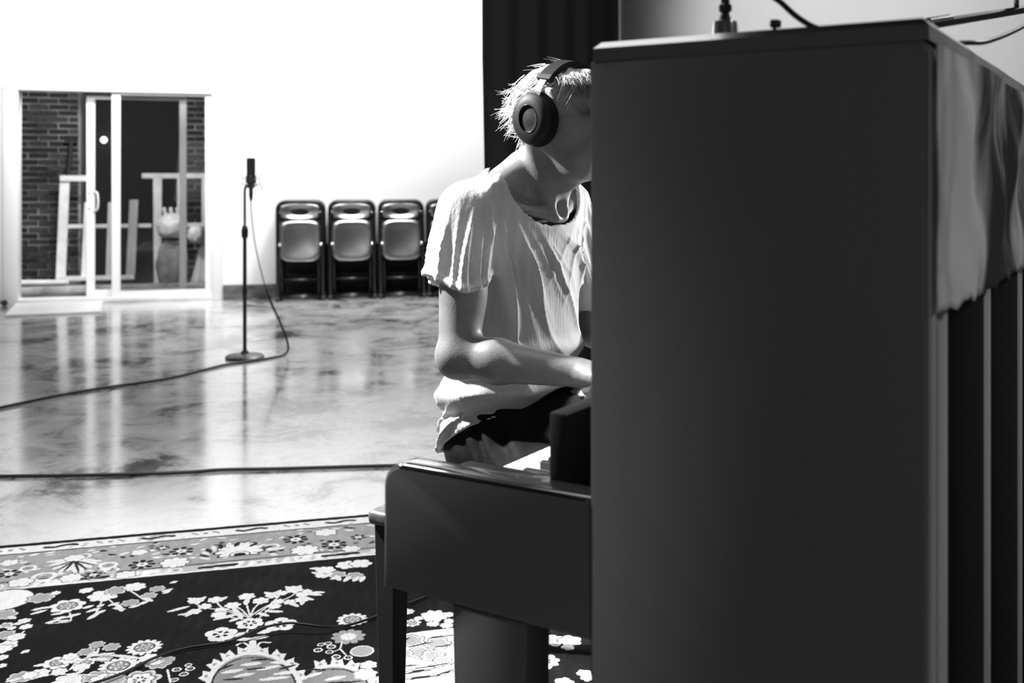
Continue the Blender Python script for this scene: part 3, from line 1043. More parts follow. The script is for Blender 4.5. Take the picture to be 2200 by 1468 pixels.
MOTIFS = \
[
('S',[(0.082,-0.439),(0.139,-0.498),(0.168,-0.46)],0.0052,0.8),('F',0.099,-0.467,0.0718,'w',0),('F',0.27,-0.557,0.043,'wg',7),('F',0.355,-0.509,0.0388,'w',7),
('F',0.192,-0.48,0.0335,'g',7),('F',0.431,-0.579,0.0229,'g',7),('F',0.476,-0.542,0.022,'g',7),('F',0.496,-0.497,0.0211,'g',7),('F',0.226,-0.453,0.013,'w',7),
('F',0.305,-0.457,0.0184,'w',7),('F',0.386,-0.48,0.0288,'g',7),('F',0.434,-0.466,0.0291,'w',7),('L',0.184,-0.561,0.211,-0.553,0.0063,0.8),
('L',0.186,-0.587,0.22,-0.571,0.0062,0.8),('L',0.2,-0.553,0.229,-0.555,0.0063,0.8),('L',0.233,-0.66,0.264,-0.645,0.0061,0.8),('L',0.249,-0.635,0.285,-0.633,0.0061,0.8),
('L',0.274,-0.636,0.309,-0.621,0.0062,0.8),('L',0.264,-0.657,0.286,-0.657,0.0061,0.8),('L',0.239,-0.607,0.27,-0.601,0.0062,0.8),
('L',0.314,-0.585,0.336,-0.572,0.0063,0.8),('L',0.326,-0.613,0.356,-0.596,0.0062,0.8),('L',0.334,-0.661,0.356,-0.628,0.0061,0.8),
('L',0.348,-0.632,0.37,-0.613,0.0062,0.8),('L',0.349,-0.582,0.362,-0.573,0.0063,0.8),('L',0.378,-0.584,0.4,-0.57,0.0063,0.8),('L',0.392,-0.606,0.42,-0.621,0.0063,0.8),
('L',0.414,-0.631,0.395,-0.575,0.0062,0.8),('L',0.456,-0.599,0.476,-0.579,0.0063,0.8),('L',0.486,-0.581,0.465,-0.556,0.0064,0.8),
('L',0.512,-0.522,0.536,-0.508,0.0065,0.8),('L',0.515,-0.536,0.53,-0.52,0.0065,0.8),('L',0.433,-0.612,0.456,-0.602,0.0063,0.8),('L',0.531,-0.461,0.546,-0.454,0.0067,0.8),
('S',[(0.358,-0.539),(0.353,-0.57),(0.349,-0.638)],0.0032,0.8),('S',[(0.282,-0.607),(0.289,-0.664),(0.239,-0.665)],0.0031,0.8),
('S',[(0.184,-0.561),(0.231,-0.556)],0.0031,0.8),('S',[(0.366,-0.525),(0.411,-0.624)],0.0032,0.8),('S',[(0.41,-0.466),(0.466,-0.569)],0.0033,0.8),
('F',0.964,-0.482,0.0276,'w',6),('F',0.994,-0.527,0.0245,'g',6),('F',1.041,-0.548,0.0245,'g',6),('F',1.028,-0.457,0.0307,'w',6),('F',1.07,-0.457,0.0309,'w',6),
('F',0.947,-0.522,0.0163,'w',6),('L',0.926,-0.49,0.951,-0.515,0.0069,0.8),('L',0.952,-0.538,0.982,-0.509,0.0068,0.8),('L',0.973,-0.558,0.998,-0.543,0.0067,0.8),
('L',1.008,-0.582,1.027,-0.551,0.0067,0.8),('L',1.033,-0.589,1.05,-0.558,0.0067,0.8),('L',1.052,-0.595,1.066,-0.562,0.0067,0.8),
('L',0.923,-0.459,0.953,-0.463,0.0069,0.8),('L',0.995,-0.572,0.989,-0.533,0.0067,0.8),('F',0.116,-0.573,0.0322,'g',6),('F',0.134,-0.647,0.0169,'wg',6),
('F',0.175,-0.629,0.0159,'w',6),('F',0.186,-0.67,0.0157,'w',6),('F',0.152,-0.669,0.0108,'w',6),('F',0.143,-0.709,0.026,'g',6),('F',0.173,-0.729,0.0212,'w',6),
('F',0.159,-0.774,0.0254,'w',6),('F',0.153,-0.793,0.0229,'w',6),('F',0.162,-0.842,0.0135,'w',6),('F',0.169,-0.889,0.0111,'w',6),('L',0.132,-0.59,0.149,-0.607,0.0074,0.8),
('L',0.165,-0.635,0.185,-0.623,0.0073,0.8),('L',0.169,-0.733,0.185,-0.727,0.0071,0.8),('L',0.157,-0.757,0.177,-0.768,0.007,0.8),
('L',0.204,-0.828,0.216,-0.816,0.0068,0.8),('L',0.153,-0.644,0.173,-0.643,0.0073,0.8),('S',[(0.186,-0.699),(0.177,-0.719),(0.146,-0.727)],0.0036,0.8),
('F',0.736,-0.621,0.022,'w',6),('F',0.698,-0.672,0.0202,'w',6),('F',0.772,-0.661,0.0217,'w',6),('F',0.601,-0.613,0.0205,'w',6),('F',0.653,-0.621,0.0205,'w',6),
('F',0.6,-0.686,0.0175,'w',6),('F',0.626,-0.659,0.0177,'w',6),('F',0.668,-0.696,0.0163,'w',6),('F',0.662,-0.725,0.0198,'w',6),('F',0.807,-0.63,0.0207,'w',6),
('F',0.865,-0.606,0.0236,'w',6),('F',0.817,-0.679,0.0166,'w',6),('F',0.807,-0.709,0.0164,'w',6),('F',0.847,-0.691,0.0166,'w',6),('F',0.88,-0.684,0.0179,'w',6),
('F',0.885,-0.646,0.0182,'w',6),('F',0.899,-0.629,0.0131,'w',6),('F',0.83,-0.623,0.0156,'w',6),('L',0.533,-0.668,0.584,-0.647,0.0062,0.8),
('L',0.562,-0.697,0.609,-0.692,0.0062,0.8),('L',0.58,-0.711,0.6,-0.677,0.0062,0.8),('L',0.942,-0.648,0.886,-0.639,0.0065,0.8),('L',0.909,-0.692,0.872,-0.655,0.0064,0.8),
('L',0.932,-0.665,0.904,-0.651,0.0065,0.8),('L',0.878,-0.716,0.886,-0.666,0.0063,0.8),('L',0.867,-0.726,0.842,-0.687,0.0063,0.8),
('L',0.823,-0.751,0.781,-0.733,0.0062,0.8),('L',0.651,-0.755,0.698,-0.735,0.0061,0.8),('L',0.674,-0.752,0.716,-0.727,0.0061,0.8),
('L',0.786,-0.768,0.763,-0.741,0.0062,0.8),('L',0.691,-0.775,0.715,-0.758,0.0061,0.8),('L',0.584,-0.589,0.607,-0.628,0.0064,0.8),
('L',0.625,-0.593,0.607,-0.621,0.0065,0.8),('L',0.64,-0.611,0.656,-0.641,0.0064,0.8),('L',0.682,-0.609,0.662,-0.63,0.0065,0.8),('L',0.786,-0.605,0.81,-0.638,0.0065,0.8),
('L',0.827,-0.602,0.81,-0.632,0.0066,0.8),('L',0.845,-0.579,0.865,-0.613,0.0066,0.8),('L',0.883,-0.583,0.867,-0.613,0.0066,0.8),
('L',0.732,-0.675,0.738,-0.638,0.0063,0.8),('L',0.721,-0.765,0.698,-0.685,0.0061,0.8),('S',[(0.74,-0.771),(0.722,-0.711),(0.702,-0.68)],0.0032,0.8),
('S',[(0.74,-0.771),(0.752,-0.713),(0.772,-0.67)],0.0032,0.8),('S',[(0.742,-0.765),(0.735,-0.676),(0.736,-0.631)],0.0032,0.8),
('S',[(0.74,-0.765),(0.698,-0.722),(0.626,-0.665),(0.595,-0.624)],0.0032,0.8),('S',[(0.74,-0.759),(0.783,-0.705),(0.847,-0.658),(0.874,-0.622)],0.0032,0.8),
('S',[(0.757,-0.751),(0.789,-0.704),(0.822,-0.642)],0.0032,0.8),('S',[(0.733,-0.745),(0.674,-0.685),(0.656,-0.635)],0.0032,0.8),
('S',[(0.744,-0.766),(0.762,-0.777),(0.821,-0.668)],0.0032,0.8),('S',[(0.721,-0.771),(0.662,-0.725)],0.0032,0.8),
('S',[(0.731,-0.856),(0.739,-0.815),(0.74,-0.765)],0.0031,0.8),('F',0.74,-0.803,0.034,'wd',6),('F',0.668,-0.849,0.0379,'wd',5),('F',0.816,-0.83,0.0387,'wd',5),
('L',0.702,-0.87,0.725,-0.854,0.0071,0.8),('L',0.788,-0.866,0.759,-0.869,0.0072,0.8),('L',0.741,-0.897,0.781,-0.895,0.007,0.8),('L',0.741,-0.897,0.707,-0.894,0.007,0.8),
('L',0.64,-0.864,0.674,-0.89,0.0071,0.8),('L',0.765,-0.871,0.8,-0.846,0.0071,0.8),('S',[(0.705,-0.925),(0.72,-0.913),(0.734,-0.939),(0.734,-0.965)],0.004,0.8),
('S',[(0.785,-0.931),(0.763,-0.925),(0.753,-0.949),(0.75,-0.975)],0.0041,0.8),('S',[(0.744,-0.915),(0.742,-0.973)],0.0117,0.8),('M',),
('P',[(0.837,-1.187),(0.838,-1.174),(0.838,-1.162),(0.837,-1.149),(0.836,-1.136),(0.834,-1.123),(0.831,-1.11),(0.828,-1.097),(0.825,-1.085),(0.82,-1.073),(0.815,-1.061),(0.81,-1.05),(0.804,-1.04),(0.798,-1.03),(0.791,-1.021),(0.784,-1.013),(0.776,-1.006),(0.768,-1.0),(0.76,-0.995),(0.752,-0.991),(0.744,-0.988),(0.736,-0.987),(0.728,-0.986),(0.719,-0.987),(0.711,-0.988),(0.704,-0.991),(0.696,-0.995),(0.689,-1.0),(0.682,-1.006),(0.676,-1.013),(0.67,-1.021),(0.664,-1.03),(0.659,-1.039),(0.655,-1.049),(0.651,-1.06),(0.648,-1.071),(0.645,-1.083),(0.643,-1.095),(0.642,-1.107),(0.641,-1.12),(0.641,-1.132),(0.644,-1.375),(0.821,-1.425)],0.3),
('P',[(0.998,-1.258),(0.999,-1.248),(0.999,-1.238),(0.999,-1.228),(0.999,-1.218),(0.998,-1.208),(0.996,-1.198),(0.994,-1.189),(0.991,-1.179),(0.988,-1.17),(0.985,-1.161),(0.981,-1.153),(0.976,-1.145),(0.971,-1.137),(0.966,-1.13),(0.96,-1.124),(0.954,-1.119),(0.947,-1.114),(0.941,-1.11),(0.934,-1.107),(0.927,-1.104),(0.92,-1.103),(0.913,-1.102),(0.906,-1.102),(0.899,-1.103),(0.892,-1.105),(0.885,-1.108),(0.879,-1.112),(0.873,-1.116),(0.867,-1.121),(0.861,-1.127),(0.856,-1.133),(0.851,-1.14),(0.847,-1.148),(0.843,-1.156),(0.839,-1.164),(0.836,-1.173),(0.834,-1.183),(0.832,-1.192),(0.83,-1.202),(0.829,-1.211),(0.815,-1.423),(0.968,-1.465)],0.3),
('P',[(0.844,-1.153),(0.861,-1.143),(0.853,-1.123),(0.859,-1.101),(0.836,-1.101)],0.8),('P',[(0.846,-1.137),(0.85,-1.124),(0.843,-1.115)],0.3),
('P',[(0.834,-1.091),(0.848,-1.069),(0.836,-1.055),(0.837,-1.029),(0.815,-1.044)],0.8),('P',[(0.832,-1.073),(0.834,-1.058),(0.824,-1.053)],0.3),
('P',[(0.811,-1.036),(0.82,-1.004),(0.806,-0.998),(0.8,-0.971),(0.784,-1.0)],0.8),('P',[(0.806,-1.018),(0.804,-1.002),(0.794,-1.003)],0.3),
('P',[(0.778,-0.994),(0.78,-0.957),(0.765,-0.961),(0.755,-0.937),(0.746,-0.976)],0.8),('P',[(0.77,-0.98),(0.764,-0.966),(0.756,-0.972)],0.3),
('P',[(0.739,-0.974),(0.733,-0.937),(0.721,-0.95),(0.707,-0.933),(0.707,-0.977)],0.8),('P',[(0.729,-0.966),(0.721,-0.955),(0.715,-0.967)],0.3),
('P',[(0.701,-0.979),(0.688,-0.947),(0.679,-0.967),(0.665,-0.959),(0.672,-1.001)],0.8),('P',[(0.69,-0.977),(0.681,-0.972),(0.678,-0.986)],0.3),
('P',[(0.668,-1.007),(0.651,-0.984),(0.647,-1.008),(0.633,-1.011),(0.648,-1.045)],0.8),('P',[(0.659,-1.012),(0.649,-1.012),(0.65,-1.028)],0.3),
('P',[(0.645,-1.054),(0.627,-1.042),(0.627,-1.067),(0.617,-1.078),(0.636,-1.102)],0.8),('P',[(0.639,-1.064),(0.63,-1.07),(0.635,-1.084)],0.3),
('P',[(1.006,-1.227),(1.023,-1.216),(1.016,-1.2),(1.022,-1.18),(1.0,-1.183)],0.8),('P',[(1.008,-1.212),(1.013,-1.201),(1.006,-1.194)],0.3),
('P',[(0.998,-1.176),(1.013,-1.153),(1.002,-1.143),(1.003,-1.119),(0.981,-1.137)],0.8),('P',[(0.997,-1.159),(0.999,-1.146),(0.99,-1.143)],0.3),
('P',[(0.977,-1.131),(0.987,-1.1),(0.973,-1.098),(0.969,-1.074),(0.952,-1.104)],0.8),('P',[(0.973,-1.116),(0.971,-1.102),(0.962,-1.105)],0.3),
('P',[(0.947,-1.101),(0.949,-1.065),(0.935,-1.072),(0.926,-1.052),(0.917,-1.09)],0.8),('P',[(0.939,-1.089),(0.934,-1.077),(0.927,-1.085)],0.3),
('P',[(0.911,-1.09),(0.906,-1.056),(0.894,-1.07),(0.881,-1.057),(0.882,-1.098)],0.8),('P',[(0.902,-1.084),(0.894,-1.075),(0.89,-1.087)],0.3),
('S',[(0.84,-1.173),(0.84,-1.16),(0.839,-1.147),(0.838,-1.134),(0.836,-1.121),(0.834,-1.109),(0.83,-1.096),(0.827,-1.084),(0.823,-1.071),(0.818,-1.06),(0.812,-1.049),(0.807,-1.038),(0.8,-1.028),(0.794,-1.019),(0.787,-1.011),(0.779,-1.004),(0.772,-0.997),(0.764,-0.992),(0.756,-0.988),(0.748,-0.984),(0.739,-0.982),(0.731,-0.981),(0.723,-0.981),(0.715,-0.982),(0.707,-0.985),(0.7,-0.988),(0.692,-0.992),(0.685,-0.998),(0.679,-1.004),(0.672,-1.011),(0.667,-1.019),(0.661,-1.028),(0.657,-1.038),(0.652,-1.048),(0.649,-1.059),(0.646,-1.07),(0.643,-1.082),(0.641,-1.094),(0.64,-1.107),(0.639,-1.119),(0.639,-1.132)],0.0085,0.8),
('S',[(1.0,-1.259),(1.0,-1.252),(1.001,-1.245),(1.001,-1.238),(1.001,-1.231),(1.001,-1.224),(1.001,-1.217),(1.0,-1.21),(0.999,-1.203),(0.998,-1.196),(0.997,-1.189),(0.995,-1.182),(0.993,-1.176),(0.991,-1.169),(0.989,-1.163),(0.986,-1.157),(0.983,-1.151),(0.98,-1.145),(0.977,-1.14),(0.973,-1.134),(0.97,-1.129),(0.966,-1.125),(0.962,-1.121),(0.957,-1.117),(0.953,-1.113),(0.949,-1.11),(0.944,-1.107),(0.94,-1.104),(0.935,-1.102),(0.93,-1.1),(0.925,-1.099),(0.92,-1.098),(0.915,-1.097),(0.91,-1.097),(0.906,-1.098),(0.901,-1.098),(0.896,-1.099),(0.891,-1.101),(0.887,-1.103),(0.882,-1.105),(0.877,-1.108)],0.0085,0.8),
('S',[(0.832,-1.172),(0.832,-1.161),(0.831,-1.15),(0.83,-1.138),(0.828,-1.126),(0.826,-1.115),(0.823,-1.104),(0.819,-1.093),(0.815,-1.082),(0.811,-1.072),(0.806,-1.062),(0.801,-1.053),(0.795,-1.044),(0.789,-1.036),(0.782,-1.029),(0.776,-1.022),(0.769,-1.016),(0.762,-1.012),(0.754,-1.008),(0.747,-1.005),(0.739,-1.003),(0.732,-1.002),(0.724,-1.002),(0.717,-1.002),(0.71,-1.004),(0.703,-1.007),(0.696,-1.011),(0.69,-1.016),(0.684,-1.021),(0.678,-1.028),(0.673,-1.035),(0.668,-1.042),(0.663,-1.051),(0.66,-1.06),(0.656,-1.07),(0.653,-1.08),(0.651,-1.09),(0.649,-1.101),(0.648,-1.112),(0.647,-1.123),(0.647,-1.134)],0.003,0.03),
('S',[(0.992,-1.256),(0.992,-1.25),(0.993,-1.244),(0.993,-1.238),(0.993,-1.231),(0.993,-1.225),(0.992,-1.219),(0.992,-1.212),(0.991,-1.206),(0.99,-1.2),(0.988,-1.194),(0.987,-1.188),(0.985,-1.182),(0.983,-1.176),(0.98,-1.17),(0.978,-1.165),(0.975,-1.159),(0.972,-1.154),(0.969,-1.149),(0.966,-1.145),(0.962,-1.141),(0.958,-1.136),(0.955,-1.133),(0.951,-1.129),(0.947,-1.126),(0.942,-1.123),(0.938,-1.121),(0.934,-1.119),(0.929,-1.117),(0.925,-1.116),(0.92,-1.115),(0.916,-1.114),(0.911,-1.114),(0.907,-1.114),(0.902,-1.115),(0.898,-1.116),(0.894,-1.117),(0.889,-1.118),(0.885,-1.12),(0.881,-1.123),(0.877,-1.125)],0.003,0.03),
('L',0.673,-1.065,0.716,-1.06,0.0066,0.8),('L',0.716,-1.036,0.759,-1.038,0.0067,0.8),('L',0.752,-1.07,0.801,-1.064,0.0066,0.8),('L',0.785,-1.043,0.828,-1.052,0.0067,0.8),
('L',0.699,-1.091,0.741,-1.086,0.0065,0.8),('L',0.788,-1.104,0.841,-1.105,0.0065,0.8),('L',0.756,-1.123,0.818,-1.127,0.0065,0.8),
('L',0.86,-1.136,0.893,-1.124,0.0065,0.8),('L',0.9,-1.163,0.943,-1.159,0.0065,0.8),('L',0.663,-1.046,0.695,-1.03,0.0038,0.03),('L',0.726,-1.063,0.768,-1.065,0.0038,0.03),
('L',0.8,-1.083,0.838,-1.07,0.0038,0.03),('L',0.673,-1.1,0.715,-1.107,0.0038,0.03),('L',0.857,-1.1,0.905,-1.113,0.0038,0.03),('L',0.888,-1.178,0.981,-1.193,0.0037,0.03),
('L',0.738,-1.017,0.781,-1.024,0.0039,0.03),('F',0.998,-0.851,0.0379,'wg',12),('F',0.976,-0.949,0.0401,'gw',10),('F',0.999,-1.039,0.0297,'g',0),
('F',0.896,-1.005,0.0115,'o',0),('F',0.929,-0.995,0.0115,'o',0),('F',0.922,-1.022,0.0103,'o',0),('F',0.935,-1.052,0.0113,'o',0),('F',0.962,-1.064,0.0113,'o',0),
('F',0.906,-0.976,0.0093,'o',0),('F',0.923,-0.975,0.0093,'o',0),('S',[(0.958,-0.974),(0.948,-1.011),(0.93,-1.024)],0.0029,0.8),
('S',[(0.948,-1.011),(0.96,-1.054)],0.0029,0.8),('F',0.991,-1.16,0.0261,'w',7),('F',1.004,-1.116,0.02,'w',6),('F',0.487,-0.875,0.0403,'wg',14),
('F',0.435,-0.963,0.0421,'wg',14),('F',0.353,-0.862,0.0194,'g',7),('F',0.373,-0.828,0.0185,'g',7),('F',0.409,-0.851,0.0208,'g',7),('F',0.295,-0.907,0.0312,'wg',7),
('F',0.32,-0.896,0.0225,'w',7),('F',0.359,-0.922,0.0201,'wg',7),('F',0.351,-0.945,0.0199,'w',7),('F',0.305,-0.956,0.0175,'w',7),('F',0.318,-0.88,0.0181,'w',7),
('F',0.399,-0.911,0.018,'g',7),('F',0.223,-0.962,0.0282,'g',7),('F',0.262,-0.953,0.0218,'w',7),('F',0.242,-0.958,0.0174,'w',7),('F',0.525,-0.973,0.029,'g',7),
('F',0.519,-0.966,0.0156,'w',7),('F',0.547,-0.959,0.0157,'g',7),('F',0.501,-0.939,0.0225,'w',7),('F',0.488,-1.049,0.0452,'g',7),('F',0.488,-1.049,0.0302,'wd',7),
('F',0.334,-1.011,0.0366,'w',7),('F',0.389,-1.005,0.0282,'g',7),('F',0.408,-1.027,0.0302,'w',7),('F',0.432,-1.033,0.0258,'g',7),('L',0.245,-0.91,0.275,-0.909,0.0055,0.8),
('L',0.365,-0.889,0.418,-0.888,0.0057,0.8),('L',0.373,-0.906,0.411,-0.921,0.0056,0.8),('L',0.345,-0.977,0.358,-0.961,0.0055,0.8),
('L',0.414,-0.897,0.485,-0.937,0.0057,0.8),('L',0.471,-0.953,0.528,-0.939,0.0056,0.8),('L',0.359,-0.892,0.379,-0.867,0.0056,0.8),
('L',0.197,-0.978,0.224,-0.967,0.0054,0.8),('S',[(0.379,-0.851),(0.376,-0.886),(0.342,-0.907),(0.327,-0.952)],0.0034,0.8),
('S',[(0.241,-0.981),(0.299,-0.969),(0.403,-1.002),(0.445,-1.009)],0.0032,0.8),('S',[(0.547,-1.014),(0.557,-1.082)],0.0033,0.8),('F',0.568,-1.019,0.011,'o',0),
('F',0.598,-1.023,0.011,'o',0),('F',0.585,-1.048,0.0109,'o',0),('F',0.565,-1.071,0.0097,'o',0),('F',0.594,-1.002,0.0089,'o',0),('F',1.145,-0.837,0.0175,'w',8),
('F',1.207,-0.885,0.0346,'w',8),('F',1.248,-0.887,0.0149,'w',8),('F',1.144,-0.912,0.0219,'wg',8),('F',1.195,-0.933,0.0158,'w',8),('F',1.24,-0.927,0.0146,'w',8),
('F',1.115,-0.89,0.0147,'w',8),('F',1.102,-0.944,0.0144,'w',8),('F',1.166,-0.889,0.0123,'w',8),('F',1.228,-0.95,0.0169,'w',8),
('P',[(1.078,-0.985),(1.128,-0.971),(1.248,-0.97),(1.281,-0.985),(1.21,-1.29),(1.028,-1.24)],0.8),('F',1.126,-1.015,0.0304,'g',6),('F',1.184,-1.047,0.0302,'g',6),
('F',1.136,-1.087,0.0296,'g',6),('F',1.16,-1.109,0.0272,'g',6),('F',1.177,-1.139,0.0202,'g',6),('F',1.097,-1.079,0.0182,'g',6),
('L',1.082,-1.035,1.124,-0.993,0.0029,0.03),('L',1.114,-1.049,1.175,-1.034,0.0029,0.03),('L',1.174,-1.066,1.222,-1.063,0.0029,0.03),
('L',1.168,-1.01,1.233,-1.012,0.0029,0.03),('L',1.07,-1.109,1.099,-1.066,0.0028,0.03),('L',1.094,-1.165,1.201,-1.158,0.0027,0.03),
('L',1.069,-1.182,1.146,-1.18,0.0027,0.03),('L',1.151,-1.21,1.193,-1.193,0.0027,0.03),('L',1.075,-1.212,1.172,-1.215,0.0027,0.03),
('L',1.076,-1.141,1.119,-1.148,0.0028,0.03),('S',[(1.06,-1.172),(1.125,-1.174),(1.199,-1.165)],0.0022,0.03),
('S',[(1.054,-1.206),(1.119,-1.208),(1.191,-1.204)],0.0022,0.03),('F',1.407,-1.208,0.038,'wd',9),('F',1.466,-1.109,0.0304,'g',6),('F',1.505,-1.12,0.028,'w',5),
('F',1.488,-1.153,0.0161,'w',5),('F',1.481,-1.292,0.0175,'w',5),('F',1.481,-1.315,0.0151,'w',5),('F',1.336,-1.275,0.0151,'w',5),('F',1.423,-1.32,0.0214,'w',5),
('F',1.408,-1.141,0.0184,'w',5),('F',0.534,-0.3,0.0394,'w',8),('F',0.918,-0.297,0.0407,'w',8),('F',0.252,-0.347,0.0297,'w',8),('F',0.441,-0.29,0.0364,'dp',8),
('F',0.897,-0.191,0.0374,'dp',8),('F',1.01,-0.271,0.0384,'dp',8),('F',0.074,-0.265,0.0301,'dp',7),('F',0.175,-0.315,0.0353,'o',9),('F',0.344,-0.271,0.0279,'o',7),
('F',0.358,-0.313,0.0221,'o',6),('F',0.55,-0.203,0.0348,'dp',7),('F',0.401,-0.363,0.0273,'w',6),('F',1.058,-0.323,0.0263,'w',6),('F',0.118,-0.343,0.0321,'w',5),
('F',0.996,-0.15,0.0336,'w',6),('F',0.822,-0.236,0.0235,'o',6),('F',0.426,-0.181,0.0231,'w',5),('F',0.493,-0.158,0.0205,'dp',6),('F',0.265,-0.169,0.0229,'o',5),
('F',0.057,-0.168,0.0253,'w',5),('F',0.119,-0.232,0.0249,'o',6),('F',0.31,-0.338,0.0245,'dp',6),('F',1.092,-0.223,0.0241,'dp',6),('F',0.723,-0.247,0.0668,'pal',11),
('L',0.237,-0.19,0.18,-0.227,0.0099,0.8),('L',0.237,-0.19,0.192,-0.259,0.0099,0.8),('L',0.237,-0.19,0.215,-0.294,0.0099,0.8),('L',0.237,-0.19,0.234,-0.285,0.0099,0.8),
('L',0.237,-0.19,0.258,-0.306,0.0099,0.8),('L',0.237,-0.19,0.278,-0.312,0.0099,0.8),('L',0.237,-0.19,0.296,-0.274,0.0099,0.8),('L',0.237,-0.19,0.312,-0.248,0.0099,0.8),
('L',0.237,-0.19,0.32,-0.228,0.0099,0.8),('L',0.237,-0.19,0.166,-0.193,0.0099,0.8),('L',0.243,-0.204,0.186,-0.243,0.0035,0.03),
('L',0.243,-0.204,0.204,-0.275,0.0035,0.03),('L',0.243,-0.204,0.224,-0.288,0.0035,0.03),('L',0.243,-0.204,0.267,-0.303,0.0035,0.03),
('L',0.243,-0.204,0.288,-0.292,0.0035,0.03),('L',0.243,-0.204,0.305,-0.259,0.0035,0.03),('F',0.24,-0.179,0.0285,'w',6),('L',0.831,-0.316,0.811,-0.305,0.0065,0.8),
('L',0.833,-0.29,0.81,-0.285,0.0065,0.03),('L',0.829,-0.263,0.803,-0.265,0.0066,0.8),('L',0.818,-0.236,0.792,-0.246,0.0066,0.03),('L',0.8,-0.212,0.775,-0.23,0.0066,0.8),
('L',0.777,-0.192,0.755,-0.217,0.0067,0.03),('L',0.75,-0.177,0.733,-0.209,0.0067,0.8),('L',0.722,-0.169,0.71,-0.206,0.0067,0.03),
('L',0.693,-0.168,0.688,-0.207,0.0067,0.8),('L',0.666,-0.174,0.668,-0.214,0.0066,0.03),('L',0.643,-0.186,0.651,-0.226,0.0066,0.8),
('L',0.625,-0.204,0.638,-0.241,0.0066,0.03),('L',0.613,-0.227,0.631,-0.259,0.0065,0.8),('L',0.608,-0.252,0.63,-0.278,0.0065,0.03),
('L',0.61,-0.279,0.634,-0.298,0.0064,0.8),
]
for mirror in (0, 1):
    f = (lambda u: u) if not mirror else (lambda u: 3.30 - u)
    for q in MOTIFS:
        if q[0] == 'F':
            flower(f(q[1]), q[2], q[3], q[4], q[5])
        elif q[0] == 'L':
            leaf(f(q[1]), q[2], f(q[3]), q[4], q[5], q[6])
        elif q[0] == 'S':
            stroke([(f(a), b) for a, b in q[1]], q[2], q[3])
        elif q[0] == 'P':
            polygon([(f(a), b) for a, b in q[1]], q[2])
band(0.0, 0.030, 0.012)
T = np.clip(T * (1 + 0.10 * noise_uv + 0.08 * rng.normal(size=T.shape)), 0.012, 0.95)

m = bpy.data.materials.new('woven_rug')
m.use_nodes = True
N, L = nodes_of(m)
at = N.new('ShaderNodeAttribute')
at.attribute_name = 'weave'
L.new(at.outputs['Color'], N['Principled BSDF'].inputs['Base Color'])
N['Principled BSDF'].inputs['Roughness'].default_value = 0.95
N['Principled BSDF'].inputs['Specular IOR Level'].default_value = 0.1
tc = N.new('ShaderNodeTexCoord')
nz = N.new('ShaderNodeTexNoise')
nz.inputs['Scale'].default_value = 320
L.new(tc.outputs['Object'], nz.inputs['Vector'])
bp = N.new('ShaderNodeBump')
bp.inputs['Strength'].default_value = 0.5
bp.inputs['Distance'].default_value = 0.004
L.new(nz.outputs['Fac'], bp.inputs['Height'])
L.new(bp.outputs[0], N['Principled BSDF'].inputs['Normal'])
M['rug'] = m
nu, nv = UU.shape
GZ = 0.0128                                # what stands on the rug stands here
RZ = 0.011
zz = RZ + 0.0012 * noise_uv
zz[0, :] = zz[-1, :] = 0.001
zz[:, 0] = zz[:, -1] = 0.001
V = np.stack([UU.ravel(), VV.ravel(), zz.ravel()], 1)
ii = np.arange(nu * nv).reshape(nu, nv)
F = np.stack([ii[:-1, :-1].ravel(), ii[1:, :-1].ravel(), ii[1:, 1:].ravel(), ii[:-1, 1:].ravel()], 1)
rug = np_mesh('rug', V, F, M['rug'])
ca = rug.data.color_attributes.new('weave', 'FLOAT_COLOR', 'POINT')
c4 = np.ones((nu * nv, 4), np.float32)
c4[:, :3] = T.ravel()[:, None]
ca.data.foreach_set('color', c4.ravel())
rug.location = RO
rug.rotation_euler = (0, 0, RA)
tag(rug, 'large dark oriental rug with pale flowers under the bench and piano', 'rug')

bm = bmesh.new()
tube(bm, smooth_path([(-1.3, 2.05, .018), (-1.01, 2.32, .018), (-0.95, 2.37, .018), (-0.9, 2.42, .018), (-0.85, 2.5, .018), (-0.79, 2.55, .018), (-0.71, 2.58, .018), (-0.67, 2.6, .024), (-0.63, 2.63, .032),
                      (-0.57, 2.65, .036), (-0.53, 2.645, .036), (-0.48, 2.645, .030), (-0.43, 2.67, .020), (-0.37, 2.72, .018), (-0.31, 2.79, .018), (-0.24, 2.86, .018), (-0.1, 3.05, .018), (0.15, 3.3, .018)], 6), 0.0032, 8)
tag(from_bm('rug_cable', bm, M['cable'], smooth=True), 'thin black cable curving over the patterned rug and behind the bench leg', 'cable')

# ------------------------------------------------------------------ the piano (x runs to the front, y towards the camera's end)
PO = Vector((0.0938, 1.256, 0))
PA = math.radians(148)
pi_ = tag(empty('piano', (PO.x, PO.y, GZ), PA), 'black upright piano seen from its end, its back to the right', 'piano')
KW = 1.50                                  # width along the keyboard


def pbox(name, t0, t1, k0, k1, z0, z1, m, bev=0.004, parent=None):
    return boxpart(name, (t0, -k1, z0), (t1, -k0, z1), M[m] if isinstance(m, str) else m, parent or pi_, bev)


for k0, k1 in ((0.0, 0.042), (KW - 0.042, KW)):
    pbox('side_panel', -0.380, 0.0, k0, k1, 0.0, 1.288, 'piano', 0.003)
def lid_box(bm):
    t = bmesh.new()
    box(t, (-0.384, -KW, 1.2875), (-0.004, 0.0, 1.311))
    top = [e for e in t.edges if all(v.co.z > 1.30 for v in e.verts)]
    bmesh.ops.bevel(t, geom=top, offset=0.0075, segments=1, affect='EDGES')
    add(bm, t)


